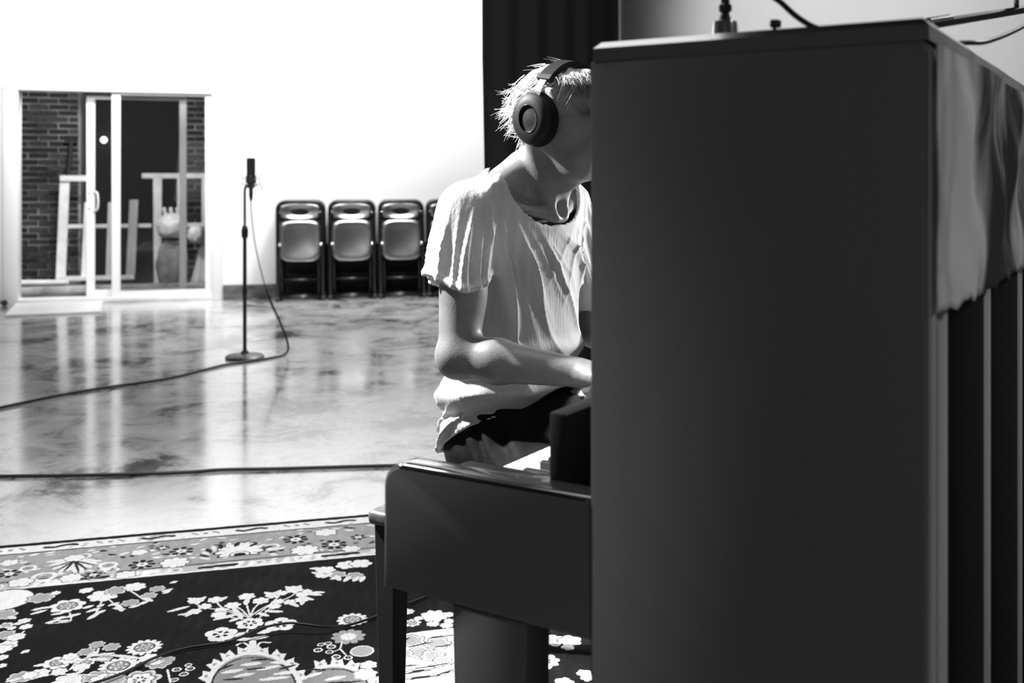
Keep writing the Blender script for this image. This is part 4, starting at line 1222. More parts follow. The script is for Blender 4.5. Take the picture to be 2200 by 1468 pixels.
ld = part('lid', M['piano_gloss'], pi_, lid_box)
ld.data.materials.append(M['piano'])
ld.data.materials.append(M['post'])
for f_ in ld.data.polygons:
    if abs(f_.normal.y) > 0.9:
        f_.material_index = 1
    elif f_.normal.x < -0.6:                    # back edge takes the paler material
        f_.material_index = 2
pbox('front_panel', -0.045, -0.02, 0.042, KW - 0.042, 0.86, 1.287, 'piano_gloss')
pbox('lower_panel', -0.06, -0.035, 0.042, KW - 0.042, 0.10, 0.592, 'piano_gloss')
pbox('toe_rail', -0.34, -0.01, 0.042, KW - 0.042, 0.0, 0.10, 'piano')
pbox('key_bed', -0.05, 0.285, 0.046, KW - 0.046, 0.592, 0.65, 'piano_gloss')
pbox('key_slip', 0.262, 0.280, 0.046, KW - 0.046, 0.65, 0.704, 'piano_gloss', 0.006)
pbox('fallboard', 0.055, 0.085, 0.046, KW - 0.046, 0.725, 0.85, 'piano_dark', 0.006)
arm = [(0.0, 0.592), (0.318, 0.592)]
for i in range(9):
    a = i / 8 * PI / 2
    arm.append((0.318 - 0.034 + 0.034 * math.cos(a), 0.764 - 0.034 + 0.034 * math.sin(a)))
arm.append((0.0, 0.766))
for k0, k1 in ((0.0, 0.046), (KW - 0.046, KW)):
    ar = part('arm', M['piano_gloss'], pi_, lambda bm: prism(bm, arm, -k1, -k0, 'y', 0.007, 3), angle=35)
    ar.data.materials.append(M['piano'])
    for f_ in ar.data.polygons:             # flat ends are matt, the rounded top is polished
        if abs(f_.normal.y) > 0.97 or f_.normal.z < 0.25:
            f_.material_index = 1
for k0, k1 in ((0.046, 0.138), (KW - 0.138, KW - 0.046)):
    pbox('key_block', 0.07, 0.272, k0, k1, 0.65, 0.742, 'piano_gloss', 0.008)
leg = [(0.098, 0.0), (0.19, 0.0), (0.205, 0.592), (0.09, 0.592)]
for k0, k1 in ((0.002, 0.062), (KW - 0.062, KW - 0.002)):
    part('leg', M['piano'], pi_, lambda bm: prism(bm, leg, -k1, -k0, 'y', 0.004), angle=35)
for k in (0.70, 0.76):
    part('pedal', M['steel'], pi_, lambda bm: box(bm, (-0.03, -k - .02, 0.05), (0.09, -k + .02, 0.065), 0.006), angle=40)
# keys
kw = (KW - 2 * 0.14) / 52
bm = bmesh.new()
box(bm, (0.09, -kw / 2 + .0006, 0.651), (0.246, kw / 2 - .0006, 0.723), 0.002, 1)
wk = from_bm('white_key', bm, M['ivory'], pi_)
bm = bmesh.new()
box(bm, (0.09, -0.0055, 0.69), (0.192, 0.0055, 0.735), 0.002, 1)
bk = from_bm('black_key', bm, M['ebony'], pi_)
wk.location.y = -(0.14 + kw / 2)
bk.location.y = -(0.14 + kw)
for i in range(1, 52):
    c = copy_of(wk, pi_)
    c.location = (0, -(0.14 + kw * (i + 0.5)), 0)
for i in range(1, 51):
    if i % 7 in (0, 2, 3, 5, 6):           # two and three
        c = copy_of(bk, pi_)
        c.location = (0, -(0.14 + kw * (i + 1)), 0)
# back: posts, rails, soundboard
pbox('soundboard', -0.30, -0.29, 0.042, KW - 0.042, 0.12, 1.28, 'soundboard')
pbox('back_rail', -0.38, -0.30, 0.042, KW - 0.042, 1.21, 1.287, 'soundboard')
pbox('back_rail', -0.38, -0.30, 0.042, KW - 0.042, 0.02, 0.14, 'soundboard')
for k in (0.062, 0.395, 0.765, 1.10, 1.38):
    po = pbox('back_post', -0.382, -0.305, k, k + 0.058, 0.03, 1.215, 'post_side', 0.005)
    po.data.materials.append(M['post'])
    for f_ in po.data.polygons:                 # outer face bare wood; the other faces carry painted shade
        if f_.normal.x < -0.6:
            f_.material_index = 1
pbox('edge_light_strip', -0.386, -0.3795, 0.006, 0.030, 0.02, 1.28, 'post', 0.003)  # pale strip standing in for light caught on the panel's edge

# stained cloth tacked over the upper half of the back
nk, nz_ = 120, 40
V, F = [], []
for s in (0, 1):
    for i in range(nk + 1):
        k = 0.004 + (KW - 0.02) * i / nk
        for j in range(nz_ + 1):
            q = j / nz_
            zb = 1.010 + 0.004 * math.sin(k * 14) + 0.003 * math.sin(k * 61) + 0.002 * math.sin(k * 140)
            z = zb + (1.284 - zb) * q
            w = 0.005 + (1 - q) * 0.003 * (1 + math.sin(k * 17 + q * 2)) + 0.004 * math.sin(k * 31 + q * 5) * math.sin(PI * q) + 0.004 * math.sin(k * 13 - q * 9)
            w *= min(1.0, 0.15 + k / 0.2)
            V.append((-0.3885 - max(w, 0.001) - (0.002 if s else 0), -k, z))
st_ = (nz_ + 1)
tot = (nk + 1) * st_
for s in (0, 1):
    for i in range(nk):
        for j in range(nz_):
            a = s * tot + i * st_ + j
            F.append((a, a + st_, a + st_ + 1, a + 1))
for j in range(nz_):
    F.append((j, j + 1, tot + j + 1, tot + j))
for i in range(nk):
    a = i * st_
    F.append((a, a + st_, tot + a + st_, tot + a))
cl = np_mesh('back_cloth', np.array(V), np.array(F), M['cloth'])
cl.location = (PO.x, PO.y, GZ)
cl.rotation_euler = (0, 0, PA)
tag(cl, 'stained pale cloth hanging over the upper half of the piano back', 'cloth')


def pw(t, k, z):
    """piano-frame point in the room"""
    return Vector((PO.x + t * math.cos(PA) + k * math.sin(PA), PO.y + t * math.sin(PA) - k * math.cos(PA), z + GZ))


# ------------------------------------------------------------------ things on the piano lid
LZ = 1.311
c0 = pw(-0.147, 0.06, LZ)
cs = tag(empty('clamp_stand', c0), 'small black threaded stand on a steel collar on the piano lid', 'stand')
part('collar', M['steel'], cs, lambda bm: lathe(bm, [(0.0145, 0.0), (0.0155, 0.002), (0.0148, 0.006), (0.0142, 0.018), (0.0135, 0.021), (0.009, 0.0225)], (0, 0, 0), 24), angle=40)
part('threaded_rod', M['stand'], cs, lambda bm: lathe(bm, [(0.0075, 0.02), (0.0065, 0.028), (0.0052, 0.031), (0.0078, 0.034), (0.0078, 0.040), (0.0052, 0.042), (0.0052, 0.16)], (0, 0, 0), 18), angle=40)
part('top_knob', M['stand'], cs, lambda bm: lathe(bm, [(0.006, 0.158), (0.013, 0.162), (0.013, 0.19), (0.006, 0.195)], (0, 0, 0), 18), angle=40)
c1 = pw(-0.209, 0.05, LZ)
ts = tag(empty('thumb_screw', c1), 'small black thumb screw standing on the piano lid beside the threaded stand', 'screw')
part('washer', M['steel'], ts, lambda bm: lathe(bm, [(0.010, 0.0), (0.010, 0.0015), (0.003, 0.002)], (0, 0, 0), 18), angle=40)
part('shank', M['stand'], ts, lambda bm: lathe(bm, [(0.0022, 0.001), (0.0022, 0.009)], (0, 0, 0), 10), True)
part('knob', M['stand'], ts, lambda bm: lathe(bm, [(0.006, 0.0085), (0.0066, 0.0095), (0.0066, 0.0155), (0.006, 0.0165)], (0, 0, 0), 12, Matrix.Rotation(math.radians(6), 4, 'Y')), angle=40)
bm = bmesh.new()
tube(bm, smooth_path([pw(-0.30, 0.16, LZ + .0045), pw(-0.275, 0.11, LZ + .0045), pw(-0.255, 0.085, LZ + .006), pw(-0.235, 0.078, LZ + .016), pw(-0.212, 0.075, LZ + .037), pw(-0.18, 0.08, LZ + .075),
                      pw(-0.13, 0.2, LZ + .20), (0.55, 1.75, 1.78), (1.05, 2.2, 1.80), (1.44, 2.43, 1.66)], 8), 0.0034, 8)
tag(from_bm('lid_cable', bm, M['cable'], smooth=True), 'black cable looping up from the piano lid beside the thumb screw', 'cable')
# boom stand beyond the piano's far end, its arm reaching back over the lid
BX = Vector((1.48, 2.47, GZ))
bo = tag(empty('boom_stand', BX), 'black boom arm reaching in over the back corner of the piano', 'stand')
part('pole', M['stand'], bo, lambda bm: tube(bm, [(0, 0, 0.03), (0, 0, 1.62)], 0.011, 10), angle=40)
part('base', M['stand'], bo, lambda bm: lathe(bm, [(0.14, 0), (0.15, 0.005), (0.15, 0.016), (0.13, 0.024), (0.015, 0.04)], (0, 0, 0), 32), angle=40)
part('boom_clutch', M['stand'], bo, lambda bm: lathe(bm, [(0.012, 1.57), (0.026, 1.58), (0.026, 1.63), (0.008, 1.64)], (0, 0, 0), 16), angle=40)
p1, p2 = Vector((0.545, 1.363, 1.361)), Vector((1.49, 2.47, 1.606))
part('boom_arm', M['hp'], bo, lambda bm: tube(bm, [tuple(p1 - BX), tuple(p2 - BX)], 0.0062, 12), angle=40)
dv = (p2 - p1).normalized()
part('end_sleeve', M['steel'], bo, lambda bm: tube(bm, [tuple(p1 + Vector((0, 0, .004)) - dv * .012 - BX), tuple(p1 + Vector((0, 0, .004)) + dv * .075 - BX)], 0.0058, 12), angle=40)
part('stop_screw', M['stand'], bo, lambda bm: tube(bm, [tuple(p1 + dv * 0.40 - BX), tuple(p1 + dv * 0.40 + Vector((0, 0, .022)) - BX)], 0.004, 8), True)
bm = bmesh.new()
tube(bm, smooth_path([pw(-0.28, 0.22, LZ + .0045), pw(-0.325, 0.265, LZ + .0045), (0.560, 1.295, 1.3285), (0.62, 1.36, 1.3395), (0.733, 1.5, 1.379), (0.90, 1.72, 1.45), (1.15, 2.04, 1.502), (1.30, 2.20, 1.535)], 8), 0.0031, 8)
tag(from_bm('boom_cable', bm, M['cable'], smooth=True), 'thin black cable rising from the piano lid under the boom arm', 'cable')

# ------------------------------------------------------------------ the bench
be = tag(empty('piano_bench', (PO.x, PO.y, GZ), PA), 'dark wooden piano bench with tapered legs under the seated player', 'bench')
T0, T1, K0, K1 = 0.425, 0.780, 0.517, 1.120
part('seat', M['bench_top'], be, lambda bm: box(bm, (T0, -K1, 0.452), (T1, -K0, 0.481), 0.011, 3), angle=40)
for nm, a, b in (('apron', (T0 + .03, K0 + .022), (T1 - .03, K0 + .040)), ('apron', (T0 + .03, K1 - .040), (T1 - .03, K1 - .022)),
                 ('apron', (T0 + .022, K0 + .03), (T0 + .040, K1 - .03)), ('apron', (T1 - .040, K0 + .03), (T1 - .022, K1 - .03))):
    boxpart(nm, (a[0], -b[1], 0.375), (b[0], -a[1], 0.452), M['bench'], be, 0.003)
for t0 in (T0 + .011, T1 - .011 - .052):
    for k0 in (K0 + .011, K1 - .011 - .052):
        def f(bm, t0=t0, k0=k0):
            c = []
            bm2 = bmesh.new()
            for z, e in ((0.0, 0.008), (0.452, 0.0)):
                for x, y in ((t0 + e, -k0 - e), (t0 + .052 - e, -k0 - e), (t0 + .052 - e, -k0 - .052 + e), (t0 + e, -k0 - .052 + e)):
                    c.append(bm2.verts.new((x, y, z)))
            for i in range(4):
                j = (i + 1) % 4
                bm2.faces.new((c[i], c[j], c[4 + j], c[4 + i]))
            bm2.faces.new(c[3::-1])
            bm2.faces.new(c[4:])
            bmesh.ops.recalc_face_normals(bm2, faces=bm2.faces)
            bmesh.ops.bevel(bm2, geom=bm2.edges[:], offset=0.003, segments=1, affect='EDGES')
            add(bm, bm2)
        part('leg', M['bench'], be, f)

# ------------------------------------------------------------------ the player: solid shapes blended on a grid, then skinned as one surface


class Field:
    """signed distance samples on a grid (x forward to the piano, y to the player's left, z up)"""

    def __init__(self, lo, hi, h):
        self.lo, self.h = np.array(lo, float), h
        self.ax = [np.arange(lo[i], hi[i] + h, h, dtype=np.float32) for i in range(3)]
        self.d = np.full([len(a) for a in self.ax], 1.0, np.float32)

    def sub(self, lo, hi):
        s = []
        for i in range(3):
            a = max(0, int((lo[i] - self.lo[i]) / self.h))
            b = min(len(self.ax[i]), int((hi[i] - self.lo[i]) / self.h) + 2)
            s.append(slice(a, max(a, b)))
        s = tuple(s)
        X, Y, Z = np.meshgrid(self.ax[0][s[0]], self.ax[1][s[1]], self.ax[2][s[2]], indexing='ij', sparse=True)
        return s, X, Y, Z

    def put(self, lo, hi, fn, k=0.0, op='union'):
        pad = 0.03 + k
        s, X, Y, Z = self.sub([v - pad for v in lo], [v + pad for v in hi])
        a = self.d[s]
        if a.size == 0:
            return
        b = np.broadcast_to(fn(X, Y, Z), a.shape).astype(np.float32)
        if op == 'cut':
            if k > 0:
                h = np.clip(0.5 - 0.5 * (a + b) / k, 0, 1)
                self.d[s] = a + (-b - a) * h + k * h * (1 - h)
            else:
                self.d[s] = np.maximum(a, -b)
        elif k > 0:
            h = np.clip(0.5 + 0.5 * (b - a) / k, 0, 1)
            self.d[s] = b + (a - b) * h - k * h * (1 - h)
        else:
            self.d[s] = np.minimum(a, b)

    def cone(self, p, q, r1, r2, k=0.01, op='union'):
        p, q = np.array(p, float), np.array(q, float)
        r = max(r1, r2)
        self.put(np.minimum(p, q) - r, np.maximum(p, q) + r, lambda X, Y, Z: cone_d(X, Y, Z, p, q, r1, r2), k, op)

    def ball(self, c, r, k=0.01, op='union', rot=0.0):
        R = max(r)
        self.put([v - R for v in c], [v + R for v in c], lambda X, Y, Z: ball_d(X, Y, Z, c, r, rot), k, op)

    def mesh(self):
        return surface_net(self.d, self.lo, self.h)


def cone_d(X, Y, Z, p, q, r1, r2):
    b = q - p
    t = np.clip(((X - p[0]) * b[0] + (Y - p[1]) * b[1] + (Z - p[2]) * b[2]) / float(b @ b), 0, 1)
    return np.sqrt((X - p[0] - t * b[0]) ** 2 + (Y - p[1] - t * b[1]) ** 2 + (Z - p[2] - t * b[2]) ** 2) - (r1 + (r2 - r1) * t)


def ball_d(X, Y, Z, c, r, rot=0.0):
    x, y, z = X - c[0], Y - c[1], Z - c[2]
    if rot:                                    # pitch about y
        cr, sr = math.cos(rot), math.sin(rot)
        x, z = x * cr + z * sr, -x * sr + z * cr
    k0 = np.sqrt((x / r[0]) ** 2 + (y / r[1]) ** 2 + (z / r[2]) ** 2)
    k1 = np.sqrt((x / r[0] ** 2) ** 2 + (y / r[1] ** 2) ** 2 + (z / r[2] ** 2) ** 2) + 1e-6
    return k0 * (k0 - 1) / k1


def surface_net(d, lo, h):
    ins = d < 0
    n = [s - 1 for s in d.shape]
    cnt = np.zeros(n, np.uint8)
    for i in (0, 1):
        for j in (0, 1):
            for k in (0, 1):
                cnt += ins[i:i + n[0], j:j + n[1], k:k + n[2]]
    act = np.argwhere((cnt > 0) & (cnt < 8))
    ci, cj, ck = act.T
    ident = np.full(n, -1, np.int32)
    ident[ci, cj, ck] = np.arange(len(act))
    corner = {(i, j, k): d[ci + i, cj + j, ck + k].astype(np.float64) for i in (0, 1) for j in (0, 1) for k in (0, 1)}
    acc = np.zeros((len(act), 3))
    num = np.zeros(len(act))
    cs_ = list(corner)
    for a in cs_:
        for axx in range(3):
            if a[axx]:
                continue
            b = list(a)
            b[axx] = 1
            va, vb = corner[a], corner[tuple(b)]
            m = (va < 0) != (vb < 0)
            t = np.where(m, va / np.where(m, va - vb, 1), 0)
            for q in range(3):
                acc[:, q] += m * (t if q == axx else a[q])
            num += m
    V = (act + acc / num[:, None]) * h + lo
    F = []
    for axx in range(3):
        s0 = [slice(None)] * 3
        s1 = [slice(None)] * 3
        s0[axx], s1[axx] = slice(0, -1), slice(1, None)
        e = np.argwhere(ins[tuple(s0)] != ins[tuple(s1)])
        u, v = (axx + 1) % 3, (axx + 2) % 3
        e = e[(e[:, u] > 0) & (e[:, v] > 0) & (e[:, u] < n[u]) & (e[:, v] < n[v])]
        flip = ins[tuple(s0)][tuple(e.T)]
        c = []
        for du, dv in ((-1, -1), (0, -1), (0, 0), (-1, 0)):
            f = e.copy()
            f[:, u] += du
            f[:, v] += dv
            c.append(ident[tuple(f.T)])
        q = np.stack(c, 1)
        q[~flip] = q[~flip][:, ::-1]
        F.append(q)
    F = np.concatenate(F)
    F = F[(F >= 0).all(1)]
    return V, F


PB = Vector((0.010, 2.263, GZ))               # floor point under the hips
PRZ = math.radians(-41)

# ---- body
B = Field((-0.30, -0.42, -0.01), (0.62, 0.42, 1.44), 0.0038)
sh = {-1: (0.008, -0.172, 1.070), 1: (0.012, 0.172, 1.070)}
el = {-1: (0.052, -0.232, 0.800), 1: (0.036, 0.246, 0.800)}
wr = {-1: (0.285, -0.150, 0.784), 1: (0.285, 0.150, 0.784)}
# trunk
B.ball((-0.02, 0, 0.60), (0.108, 0.155, 0.115), 0)
B.ball((-0.030, 0, 0.76), (0.080, 0.125, 0.16), 0.05)
B.ball((-0.022, 0, 0.94), (0.083, 0.130, 0.16), 0.05)
B.cone((0.0, -0.11, 1.06), (0.0, 0.11, 1.06), 0.068, 0.068, 0.04)
# neck, trapezius, collar bones
B.cone((0.030, 0, 1.09), (0.098, 0, 1.215), 0.060, 0.054, 0.03)
for s in (-1, 1):
    B.cone((0.035, s * 0.03, 1.165), (0.010, s * 0.145, 1.092), 0.036, 0.032, 0.035)
    B.cone((0.045, s * 0.035, 1.160), (0.022, s * 0.120, 1.102), 0.026, 0.036, 0.03)
    B.cone((0.118, s * 0.010, 1.070), (0.088, s * 0.062, 1.235), 0.010, 0.013, 0.022)     # neck tendon
    B.cone((0.108, s * 0.02, 1.072), (0.045, s * 0.15, 1.098), 0.011, 0.011, 0.022)       # collar bone
B.ball((0.128, 0, 1.088), (0.018, 0.014, 0.018), 0.012, 'cut')                            # throat hollow
B.ball((0.142, 0, 1.145), (0.014, 0.012, 0.016), 0.02)                                   # larynx
# head
HX, HZ = 0.117, 1.293
B.ball((HX - 0.004, 0, HZ), (0.094, 0.074, 0.077), 0.02)
B.ball((HX + 0.038, 0, HZ - 0.030), (0.062, 0.062, 0.085), 0.03)
B.cone((HX + 0.068, -0.016, 1.176), (HX + 0.068, 0.016, 1.176), 0.025, 0.025, 0.03)       # chin
B.cone((HX + 0.050, 0, 1.185), (0.100, 0, 1.150), 0.034, 0.040, 0.03)                     # under the jaw
for s in (-1, 1):
    B.cone((HX + 0.004, s * 0.056, 1.232), (HX + 0.066, s * 0.020, 1.174), 0.018, 0.020, 0.024)   # jaw
    B.cone((HX + 0.02, s * 0.058, 1.272), (HX + 0.072, s * 0.036, 1.278), 0.016, 0.018, 0.02)     # cheek
    B.ball((HX + 0.096, s * 0.031, 1.292), (0.014, 0.017, 0.012), 0.014, 'cut')                    # eye socket
    B.ball((HX + 0.078, s * 0.031, 1.291), (0.0125, 0.0125, 0.0105), 0.003)                        # eye
    B.cone((HX + 0.090, s * 0.016, 1.309), (HX + 0.078, s * 0.048, 1.310), 0.008, 0.008, 0.012)    # brow
    B.ball((HX + 0.0, s * 0.077, 1.285), (0.018, 0.010, 0.030), 0.006)                             # ear
    B.ball((HX + 0.104, s * 0.013, 1.254), (0.009, 0.009, 0.008), 0.008)                           # nostril wing
B.cone((HX + 0.093, 0, 1.296), (HX + 0.116, 0, 1.256), 0.009, 0.011, 0.010)               # nose
B.cone((HX + 0.092, -0.016, 1.222), (HX + 0.092, 0.016, 1.222), 0.0085, 0.0085, 0.008)    # lips
B.cone((HX + 0.090, -0.014, 1.209), (HX + 0.090, 0.014, 1.209), 0.0085, 0.0085, 0.006)
B.cone((HX + 0.107, -0.022, 1.2155), (HX + 0.107, 0.022, 1.2155), 0.003, 0.003, 0.004, 'cut')
# arms and hands
for s in (-1, 1):
    S0, E0, W0_ = np.array(sh[s]), np.array(el[s]), np.array(wr[s])
    B.ball(tuple(S0 + [0, 0, -0.005]), (0.050, 0.048, 0.054), 0.03)
    B.cone(S0, E0, 0.050, 0.041, 0.02)
    mid = S0 + (E0 - S0) * 0.5
    B.ball(tuple(mid + [0.012, 0, 0]), (0.040, 0.040, 0.085), 0.02)
    B.ball(tuple(E0 + [-0.012, 0, -0.004]), (0.034, 0.036, 0.034), 0.02)
    F0 = E0 + (W0_ - E0) * 0.32
    B.cone(E0, F0, 0.040, 0.041, 0.02)
    B.cone(F0, W0_, 0.041, 0.027, 0.02)
    # palm
    B.cone(W0_ + [0.02, -s * 0.014, 0.002], W0_ + [0.080, -s * 0.024, 0.006], 0.017, 0.013, 0.012)
    B.cone(W0_ + [0.02, s * 0.012, 0.000], W0_ + [0.076, s * 0.028, 0.000], 0.016, 0.012, 0.012)
    B.cone(W0_ + [0.0, 0, 0.0], W0_ + [0.075, 0.0, 0.006], 0.023, 0.014, 0.012)
    for i, (dy, ln) in enumerate(((-0.030, 0.86), (-0.010, 1.0), (0.011, 0.95), (0.030, 0.76))):
        k0 = W0_ + [0.082 - 0.004 * abs(i - 1), s * dy, 0.006]
        k1 = k0 + [0.036 * ln, s * dy * 0.15, 0.004]
        k2 = k1 + [0.020 * ln, s * dy * 0.1, -0.024 * ln]
        k3 = np.array([k2[0] + 0.007, k2[1], 0.7305])
        B.cone(k0, k1, 0.0098, 0.0088, 0.005)
        B.cone(k1, k2, 0.0086, 0.0080, 0.003)
        B.cone(k2, k3, 0.0080, 0.0068, 0.003)
    t0 = W0_ + [0.018, -s * 0.020, -0.006]
    t1 = W0_ + [0.050, -s * 0.044, -0.020]
    t2 = W0_ + [0.082, -s * 0.054, -0.042]
    B.cone(t0, t1, 0.015, 0.011, 0.010)
    B.cone(t1, t2, 0.010, 0.0078, 0.004)
# legs (inside the trousers) and ankles
kn = {-1: (0.435, -0.135, 0.478), 1: (0.435, 0.120, 0.478)}
an = {-1: (0.400, -0.130, 0.085), 1: (0.360, 0.130, 0.085)}
for s in (-1, 1):
    B.cone((0.0, s * 0.085, 0.585), kn[s], 0.070, 0.046, 0.03)
    B.cone(kn[s], an[s], 0.046, 0.032, 0.02)
    B.cone(an[s], (an[s][0] + 0.14, an[s][1], 0.035), 0.034, 0.026, 0.02)
V, F = B.mesh()
person = np_mesh('person', V, F, M['skin'])
person.location = PB
person.rotation_euler = (0, 0, PRZ)
tag(person, 'person in a loose pale T-shirt and headphones, seated at the black piano', 'person')

# ---- T-shirt
rs = np.random.default_rng(4)
WK = [(rs.normal(size=3) * f, rs.uniform(0, 6.28)) for f in (9, 9, 16, 16, 28)]


def wob3(X, Y, Z):
    return sum(np.sin(k[0] * X + k[1] * Y + k[2] * Z + p) for k, p in WK) / 5


TS = Field((-0.22, -0.34, 0.50), (0.22, 0.34, 1.22), 0.0032)
X, Y, Z = np.meshgrid(*TS.ax, indexing='ij', sparse=True)
pz = np.array([.50, .56, .62, .66, .70, .76, .82, .90, 1.00, 1.05, 1.09, 1.12, 1.14, 1.165, 1.19, 1.3])
pc = np.array([-.014, -.014, -.012, -.012, -.014, -.016, -.018, -.016, -.004, .006, .012, .016, .022, .028, .03, .03])
px_ = np.array([.118, .122, .123, .123, .123, .120, .117, .115, .112, .106, .097, .083, .072, .053, .030, .001])
py_ = np.array([.185, .190, .192, .188, .182, .172, .164, .162, .170, .178, .182, .178, .162, .124, .080, .002])
cz, rx, ry = (np.interp(TS.ax[2], pz, q)[None, None, :].astype(np.float32) for q in (pc, px_, py_))
loose = 1 + 0.15 * np.clip((1.06 - Z) / 0.12, 0, 1)
k = np.sqrt(((X - cz) / np.where(X > cz, rx * (1 + 0.5 * (loose - 1)), rx)) ** 2 + (Y / np.where(Y > 0, ry * loose, ry)) ** 2)
body = (k - 1) * np.minimum(rx, ry) * 0.9
# belly side of the torso pushes down over the lap
nW = wob3(X, Y, Z)
front = np.clip((X - cz) / 0.06, 0, 1)

# neck opening: an oval looking up and forward
ax_n = 0.55 * X + 0.835 * Z
e2 = -0.835 * X + 0.55 * Z
hole = (np.sqrt(((e2 - 0.577) / 0.092) ** 2 + (Y / 0.124) ** 2) - 1) * 0.092
hole = np.maximum(hole, 0.84 - ax_n)
hole = np.maximum(hole, 1.132 - Z - 3 * np.clip(X, 0, 0.1))
calm = np.clip((hole - 0.004) / 0.045, 0.1, 1)        # folds die away at the collar


def ridge(t, sharp=2.2):
    """rounded valleys, sharp crests, 0 to 1"""
    return (1 - np.abs(np.sin(t * 0.5))) ** sharp


# folds fanning down the chest from the near shoulder and from the far one
an1 = np.arctan2(Y + 0.165, 1.165 - Z)
r1 = np.hypot(Y + 0.165, 1.165 - Z)
fan = ridge(25 * an1 + 4 * r1 + 2.4 * nW) * np.clip((r1 - 0.03) / 0.08, 0, 1) * np.clip((0.58 - r1) / 0.3, 0, 1)
fan = fan + 0.5 * ridge(41 * an1 - 6 * r1 + 3.0 * nW + 1) * np.clip((r1 - 0.05) / 0.1, 0, 1) * np.clip((0.40 - r1) / 0.2, 0, 1)
an2 = np.arctan2(0.17 - Y, 1.16 - Z)
r2 = np.hypot(Y - 0.17, 1.16 - Z)
fan2 = ridge(26 * an2 + 2 * nW) * np.clip((r2 - 0.02) / 0.06, 0, 1) * np.clip((0.34 - r2) / 0.15, 0, 1)
body = body - front * calm * (0.0090 * fan + 0.006 * fan2 - 0.003)
# one deep drape down the side, from armpit to waist
dr = (X - 0.070 - 0.17 * np.clip(1.0 - Z, 0, 0.4)) / 0.020
side_m = np.clip(-Y / 0.06, 0, 1) * np.clip((Z - 0.68) / 0.1, 0, 1)
body = body - side_m * 0.010 * np.exp(-dr ** 2)
body = body + side_m * 0.010 * np.exp(-(dr + 2.0) ** 2)
# cloth slumping over the lap: one thick roll, a groove under it, creases slanting with the hem
zr = 0.712 - 0.22 * np.clip(-X, 0, 0.2) + 0.012 * nW
body = body - (0.005 + 0.007 * front) * np.exp(-((Z - zr) / 0.016) ** 2) + (0.006 + 0.006 * front) * np.exp(-((Z - zr + 0.036) / 0.013) ** 2)
zr2 = 0.775 + 0.15 * X + 0.012 * nW
body = body - 0.006 * np.exp(-((Z - zr2) / 0.014) ** 2) + 0.006 * np.exp(-((Z - zr2 + 0.026) / 0.012) ** 2)
low = np.clip((0.69 - Z) / 0.04, 0, 1)
body = body - low * 0.0075 * ridge((Z - 0.75 * X) * 150 + 3.5 * nW + 14 * Y) + low * 0.003
# long hanging creases on the back and side
body = body - (1 - front) * 0.005 * ridge(60 * Y + 26 * X + 4 * nW) * np.clip((1.1 - Z) / 0.2, 0, 1)
body = body - 0.0016 * nW
TS.d = body.astype(np.float32)
for s in (-1, 1):
    a = np.array([0.004, s * 0.160, 1.080])
    b = np.array([0.036, s * 0.222, 0.915]) if s < 0 else np.array([0.040, s * 0.232, 0.915])
    hem = 0.942 if s < 0 else 0.855
    if s > 0:
        b = np.array([0.036, 0.242, 0.82])

    def sleeve(X, Y, Z, a=a, b=b, hem=hem, s=s):
        d = cone_d(X, Y, Z, a, b, 0.063, 0.065)
        ang = np.arctan2(Y - a[1] - (a[2] - Z) * (b[1] - a[1]) / (a[2] - b[2]), X - a[0] - (a[2] - Z) * (b[0] - a[0]) / (a[2] - b[2]))
        drop = np.clip((1.11 - Z) / 0.1, 0, 1)
        d = d - drop * (0.010 * ridge(8 * ang + 5 * Z + 2.5 * wob3(X, Y, Z)) + 0.005 * ridge(15 * ang + 22 * (Z - 0.9) + 3 * wob3(X, Y, Z)) - 0.004)
        zh = hem + 0.016 * np.cos(ang * 2 - 2.2) + 0.10 * (X - 0.03) * 0.3
        d = d - 0.005 * np.exp(-((Z - zh - 0.008) / 0.008) ** 2)
        return np.maximum(d, zh - Z)
    TS.put(np.minimum(a, b) - 0.09, np.maximum(a, b) + 0.09, sleeve, 0.022)
gx, gy, gz_ = np.gradient(TS.d, TS.h)
gm = np.sqrt(gx * gx + gy * gy + gz_ * gz_)
TS.d = TS.d / np.clip(gm, 0.45, 4)
shell = np.maximum(TS.d, -(TS.d + 0.0085))
# bottom hem, higher at the front where it rests on the lap
hemz = 0.626 + 0.66 * X + 0.006 * np.sin(26 * Y + 9 * X)
shell = np.maximum(shell, np.maximum(hemz, 0.530) - Z - np.clip(np.abs(Y) - 0.2, 0, 1) * 20)
rim = np.exp(-((hole - 0.007) / 0.005) ** 2)
shell = np.maximum(shell - 0.0022 * rim, -hole)
TS.d = shell.astype(np.float32)
V, F = TS.mesh()
shirt = np_mesh('t_shirt', V, F, M['shirt'], person)

# ---- trousers
TR = Field((-0.22, -0.30, 0.06), (0.56, 0.30, 0.76), 0.0048)
TR.ball((-0.008, 0, 0.592), (0.116, 0.168, 0.118), 0)
TR.ball((0.0, 0, 0.66), (0.104, 0.150, 0.07), 0.04)
for s in (-1, 1):
    TR.cone((0.0, s * 0.088, 0.585), kn[s], 0.086, 0.062, 0.04)
    TR.cone(kn[s], (an[s][0], an[s][1], 0.10), 0.060, 0.048, 0.02)
X, Y, Z = np.meshgrid(*TR.ax, indexing='ij', sparse=True)
nW = wob3(X, Y, Z)
cre = np.sin((X * 0.8 + Z * 1.1) * 120 + 3 * nW + 8 * np.abs(Y)) * np.clip((0.22 - X) / 0.1, 0, 1) * np.clip((X + 0.05) / 0.1, 0, 1)
TR.d = np.maximum(TR.d - 0.004 * cre - 0.002 * nW, 0.483 - Z - np.clip((X - 0.19) / 0.03, 0, 1) * 2).astype(np.float32)
TR.d = np.maximum(TR.d, 0.095 - np.broadcast_to(Z, TR.d.shape)).astype(np.float32)
V, F = TR.mesh()
